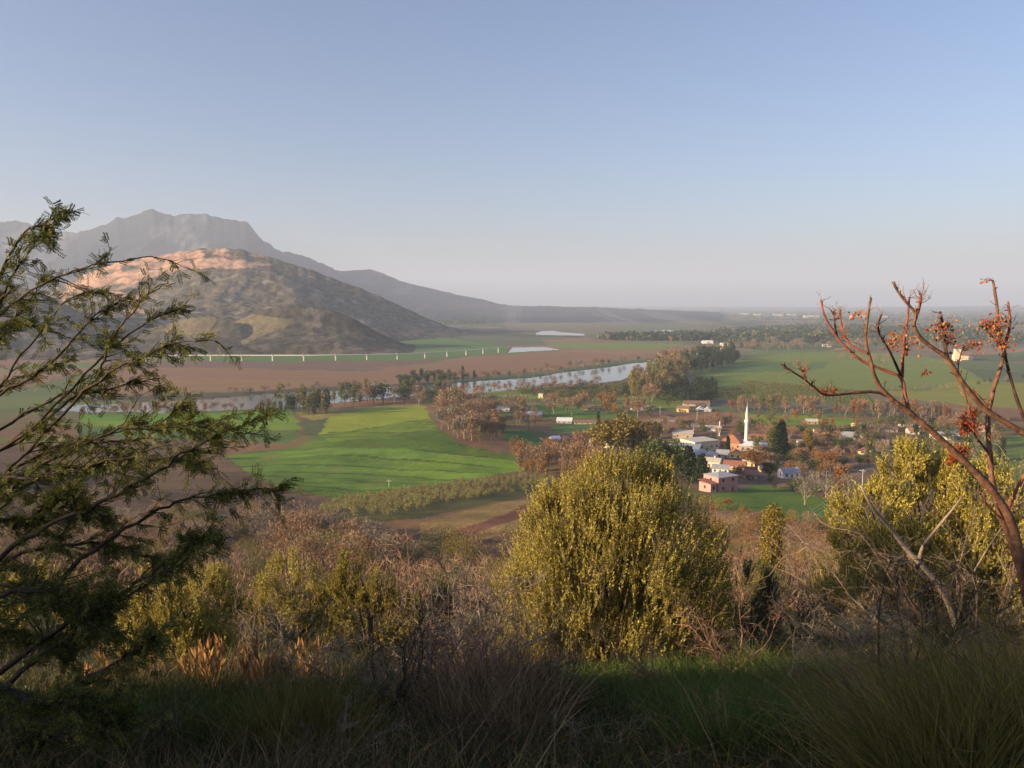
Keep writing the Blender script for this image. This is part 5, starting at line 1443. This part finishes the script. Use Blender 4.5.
# ---- dry reed stalks at left
M_REED = mat_leaf('dry_reed', [(.30, .16, .07), (.38, .22, .10), (.45, .28, .14)], .15, .8, .1)
for (a_, b_, h_, n_) in [(108, 690, 48, 2), (126, 692, 52, 2), (158, 676, 34, 2), (188, 688, 30, 3), (204, 694, 48, 4), (216, 696, 54, 4), (224, 690, 44, 3), (246, 694, 48, 3), (262, 700, 56, 6), (310, 690, 44, 4), (96, 700, 30, 3), (290, 700, 40, 4)]:
    g = ground(a_, b_)[0]; h = h_ * g[1] / F
    o = empty('dry_reed', g, {2: 'thin pair of dry orange reeds at left', 3: 'small tuft of three dry orange reeds at left', 4: 'tuft of four dry orange reeds by the golden-topped bush', 6: 'thickest tuft of dry orange reeds left of centre'}[n_] , 'reeds', 'dry orange reeds at left')
    D = unit(np.array([0, 0, 1.]) + rng.normal(size=(n_, 3)) * .10)
    G = grow(rng.normal(size=(n_, 3)) * [.05, .05, 0], D, h * (.8 + .3 * rng.random(n_)), 5, .04, 0)
    a = Acc(); a.add(*grow_segs(G, .009, .006, 5)); a.build('stalk', M_REED, o)
    P, Dl = spawn(G, n_ * 14, .5, .2, .2); a = Acc(); a.add(*leaves(P, Dl, .13, .010)); a.build('blades', M_REED, o)

# ---- grass and ground cover
def grass(name, label, poly, n, hgt, mat, lean=(.0, 0, 0), wd=.004, curv=.35, spread=.25, clump=0, px_ext=True):
    m_ = n if not clump else n // clump
    q, G = scatter_px(poly, m_)
    if clump:
        ch = np.repeat(.45 + .85 * rng.random(len(G)) ** 1.3, clump)
        G = np.repeat(G, clump, 0); m_ = len(G)
        off = rng.normal(size=(m_, 2)) * .06
        G[:, :2] += off
        G[:, 2] = Hgt(G[:, 0], G[:, 1])
    n = len(G)
    D = unit(np.array([0, 0, 1.]) + rng.normal(size=(n, 3)) * spread * [1, 1, .2] + np.array(lean))
    if clump: D = unit(D + np.column_stack([off * 6, np.zeros(m_)]))
    bd = unit(rng.normal(size=(n, 3)) * [1, 1, 0] + np.array(lean) * 2 + 1e-6)
    H_ = hgt * (.45 + .8 * rng.random(n)) * (.45 + 1.1 * fbm(G[:, 0] / .55, G[:, 1] / .55, 3, 301)) * (ch if clump else 1); k = 4
    t = np.linspace(0, 1, k)
    C = G[:, None] - [0, 0, .02] + D[:, None] * (H_[:, None] * t)[..., None] + bd[:, None] * (H_[:, None] * curv * rng.random((n, 1)) * t ** 2.2)[..., None] - np.array([0, 0, 1.]) * (H_[:, None] * .25 * curv * t ** 3)[..., None]
    S = unit(np.cross(D, rng.normal(size=D.shape)))
    far = np.maximum(G[:, 1:2] / 7.0, 1.0)
    wv = wd * far * (1 - t * .92)[None] * (.6 + .8 * rng.random((n, 1)))
    V = np.stack([C - S[:, None] * wv[..., None], C + S[:, None] * wv[..., None]], 2).reshape(-1, 3)
    b = (np.arange(n) * 2 * k)[:, None]
    j = np.arange(k - 1)[None] * 2
    Fq = np.stack([b + j, b + j + 1, b + j + 3, b + j + 2], -1).reshape(-1, 4)
    o = mk(name, V, Fq, mat); tag(o, label, None, None, 'stuff'); return o
G_GREEN = mat_leaf('green_grass', [(.035, .07, .013), (.065, .115, .02), (.12, .15, .032)], .3, .6, .2)
G_OLIVE = mat_leaf('olive_grass', [(.06, .06, .014), (.12, .11, .025), (.22, .18, .05)], .3, .6, .2)
G_DARK = mat_leaf('dark_grass', [(.015, .028, .009), (.03, .045, .014), (.06, .064, .025)], .3, .6, .2)
G_DRY = mat_leaf('dry_grass', [(.07, .05, .026), (.15, .105, .052), (.30, .225, .125)], .2, .7, .1)
G_BRUSH = mat_leaf('dry_brush_twigs', [(.10, .07, .055), (.16, .11, .085), (.23, .16, .12)], .1, .9, .1)
ALL = [(-200, 596), (1224, 596), (1260, 900), (-240, 900)]
grass('grass', 'dark green grass and weeds covering the near ground', ALL, 60000, .24, G_DARK, spread=.5, wd=.0035)
grass('dry_grass', 'dry stalks mixed into the near grass', ALL, 34000, .32, G_DRY, spread=.9, wd=.0024, curv=.7)
grass('grass', 'lush green grass tufts right of centre at the bottom', [(690, 680), (760, 662), (840, 668), (870, 700), (850, 780), (700, 775), (640, 720)], 16000, .34, G_GREEN, spread=.35, clump=10, curv=.6)
grass('grass', 'green grass at the foot of the big bush', [(520, 680), (640, 668), (700, 664), (760, 668), (700, 710), (560, 715)], 9000, .26, G_GREEN, spread=.35, clump=8, curv=.5)
grass('grass', 'bluish green grass at lower left', [(100, 700), (260, 690), (340, 705), (330, 760), (100, 770)], 7000, .28, G_GREEN, spread=.35, clump=8, curv=.5)
grass('tall_grass', 'tall olive grass leaning left at the lower right corner', [(890, 760), (950, 700), (1100, 660), (1160, 800), (900, 850)], 9000, .62, G_OLIVE, lean=(-.28, 0, 0), wd=.0032, spread=.16, curv=.45, clump=6)
grass('dry_grass', 'brown dry grass between the green tufts and the tall grass', [(830, 690), (920, 680), (960, 720), (900, 780), (840, 770)], 7000, .40, G_DRY, spread=.3, clump=6, curv=.5)
grass('dry_grass', 'brown dry grass left of the big bush', [(440, 680), (530, 670), (560, 720), (520, 760), (430, 740)], 6000, .45, G_DRY, spread=.25, clump=6, curv=.4)
grass('tall_grass', 'olive broom-like clump at the lower left of centre', [(258, 738), (340, 735), (345, 768), (262, 770)], 2600, .42, G_OLIVE, spread=.25, clump=8, curv=.2, wd=.0028)
grass('dry_grass', 'orange dry grass under the left bushes', [(90, 680), (330, 676), (340, 700), (100, 708)], 6000, .26, G_DRY, spread=.35, clump=6)
grass('weeds', 'olive weeds scattered over the near ground', ALL, 16000, .30, G_OLIVE, spread=.6, wd=.0045, clump=14, curv=.7)
grass('tall_grass', 'scattered bent straw stalks standing above the near grass', ALL, 2600, .62, G_DRY, spread=.5, wd=.0020, clump=3, curv=.9)
grass('dry_grass', 'pale straw mixed into the tall grass at the lower right', [(860, 720), (950, 680), (1100, 650), (1160, 800), (880, 850)], 5000, .55, G_DRY, lean=(-.2, 0, 0), spread=.45, wd=.002, curv=.8, clump=4)
q, G = scatter_px(ALL, 26000)
G = G + rng.normal(size=G.shape) * [.03, .03, 0] + [0, 0, .012]
Dl = unit(rng.normal(size=G.shape) * [1, 1, .25]); a = Acc(); a.add(*leaves(G, Dl, .05 * (.4 + rng.random(len(G))), .012))
tag(a.build('leaf_litter', mat_leaf('fallen_leaves', [(.05, .035, .02), (.13, .085, .045), (.26, .19, .11)], 0, .9, .1)), 'fallen leaves and bits of straw on the near ground', None, None, 'stuff')
q, G = scatter_px([(-200, 680), (1224, 680), (1260, 900), (-240, 900)], 1500)
G = np.repeat(G, 14, 0); Dl = unit(rng.normal(size=G.shape) * [1, 1, .1] + [0, 0, .75])
a = Acc(); a.add(*leaves(G, Dl, .10 * (.4 + rng.random(len(G))), .013, .1))
tag(a.build('broadleaf_weeds', G_GREEN), 'low broad-leaved weeds between the near grass', None, None, 'stuff')
# brush on the slope beyond the bushes: thousands of small twiggy clumps
def brush(name, label, poly, n, hm, mat, k=34):
    q, G = scatter_px(poly, n)
    n = len(G); hh = hm * (.5 + rng.random(n)) * np.clip((G[:, 1] / 26) ** .3, .6, 1.5)
    D = rdir(n * k, .9); P = np.repeat(G, k, 0) + rng.normal(size=(n * k, 3)) * (np.repeat(hh, k) * .33)[:, None] * [1.2, 1.2, .1]
    P[:, 2] += rng.random(n * k) * np.repeat(hh, k) * .35
    V, Fq = leaves(P, D, np.repeat(hh, k) * (.35 + .5 * rng.random(n * k)), np.clip(np.repeat(G[:, 1], k) * .0007, .006, .03))
    tag(mk(name, V, Fq, mat), label, None, None, 'stuff')
SL = [(-60, 540), (120, 520), (300, 528), (430, 536), (560, 530), (700, 540), (860, 560), (1080, 540), (1080, 605), (700, 612), (300, 612), (-60, 612)]
brush('dry_brush', 'purplish brown dry brush covering the slope below the hilltop', SL, 3600, .62, G_BRUSH)
brush('dry_brush', 'reddish dry brush scattered over the slope', SL, 1300, .7, M_TWIGR)
brush('low_scrub', 'olive green scrub scattered over the slope', SL, 1100, .6, LEAFM['olive'])
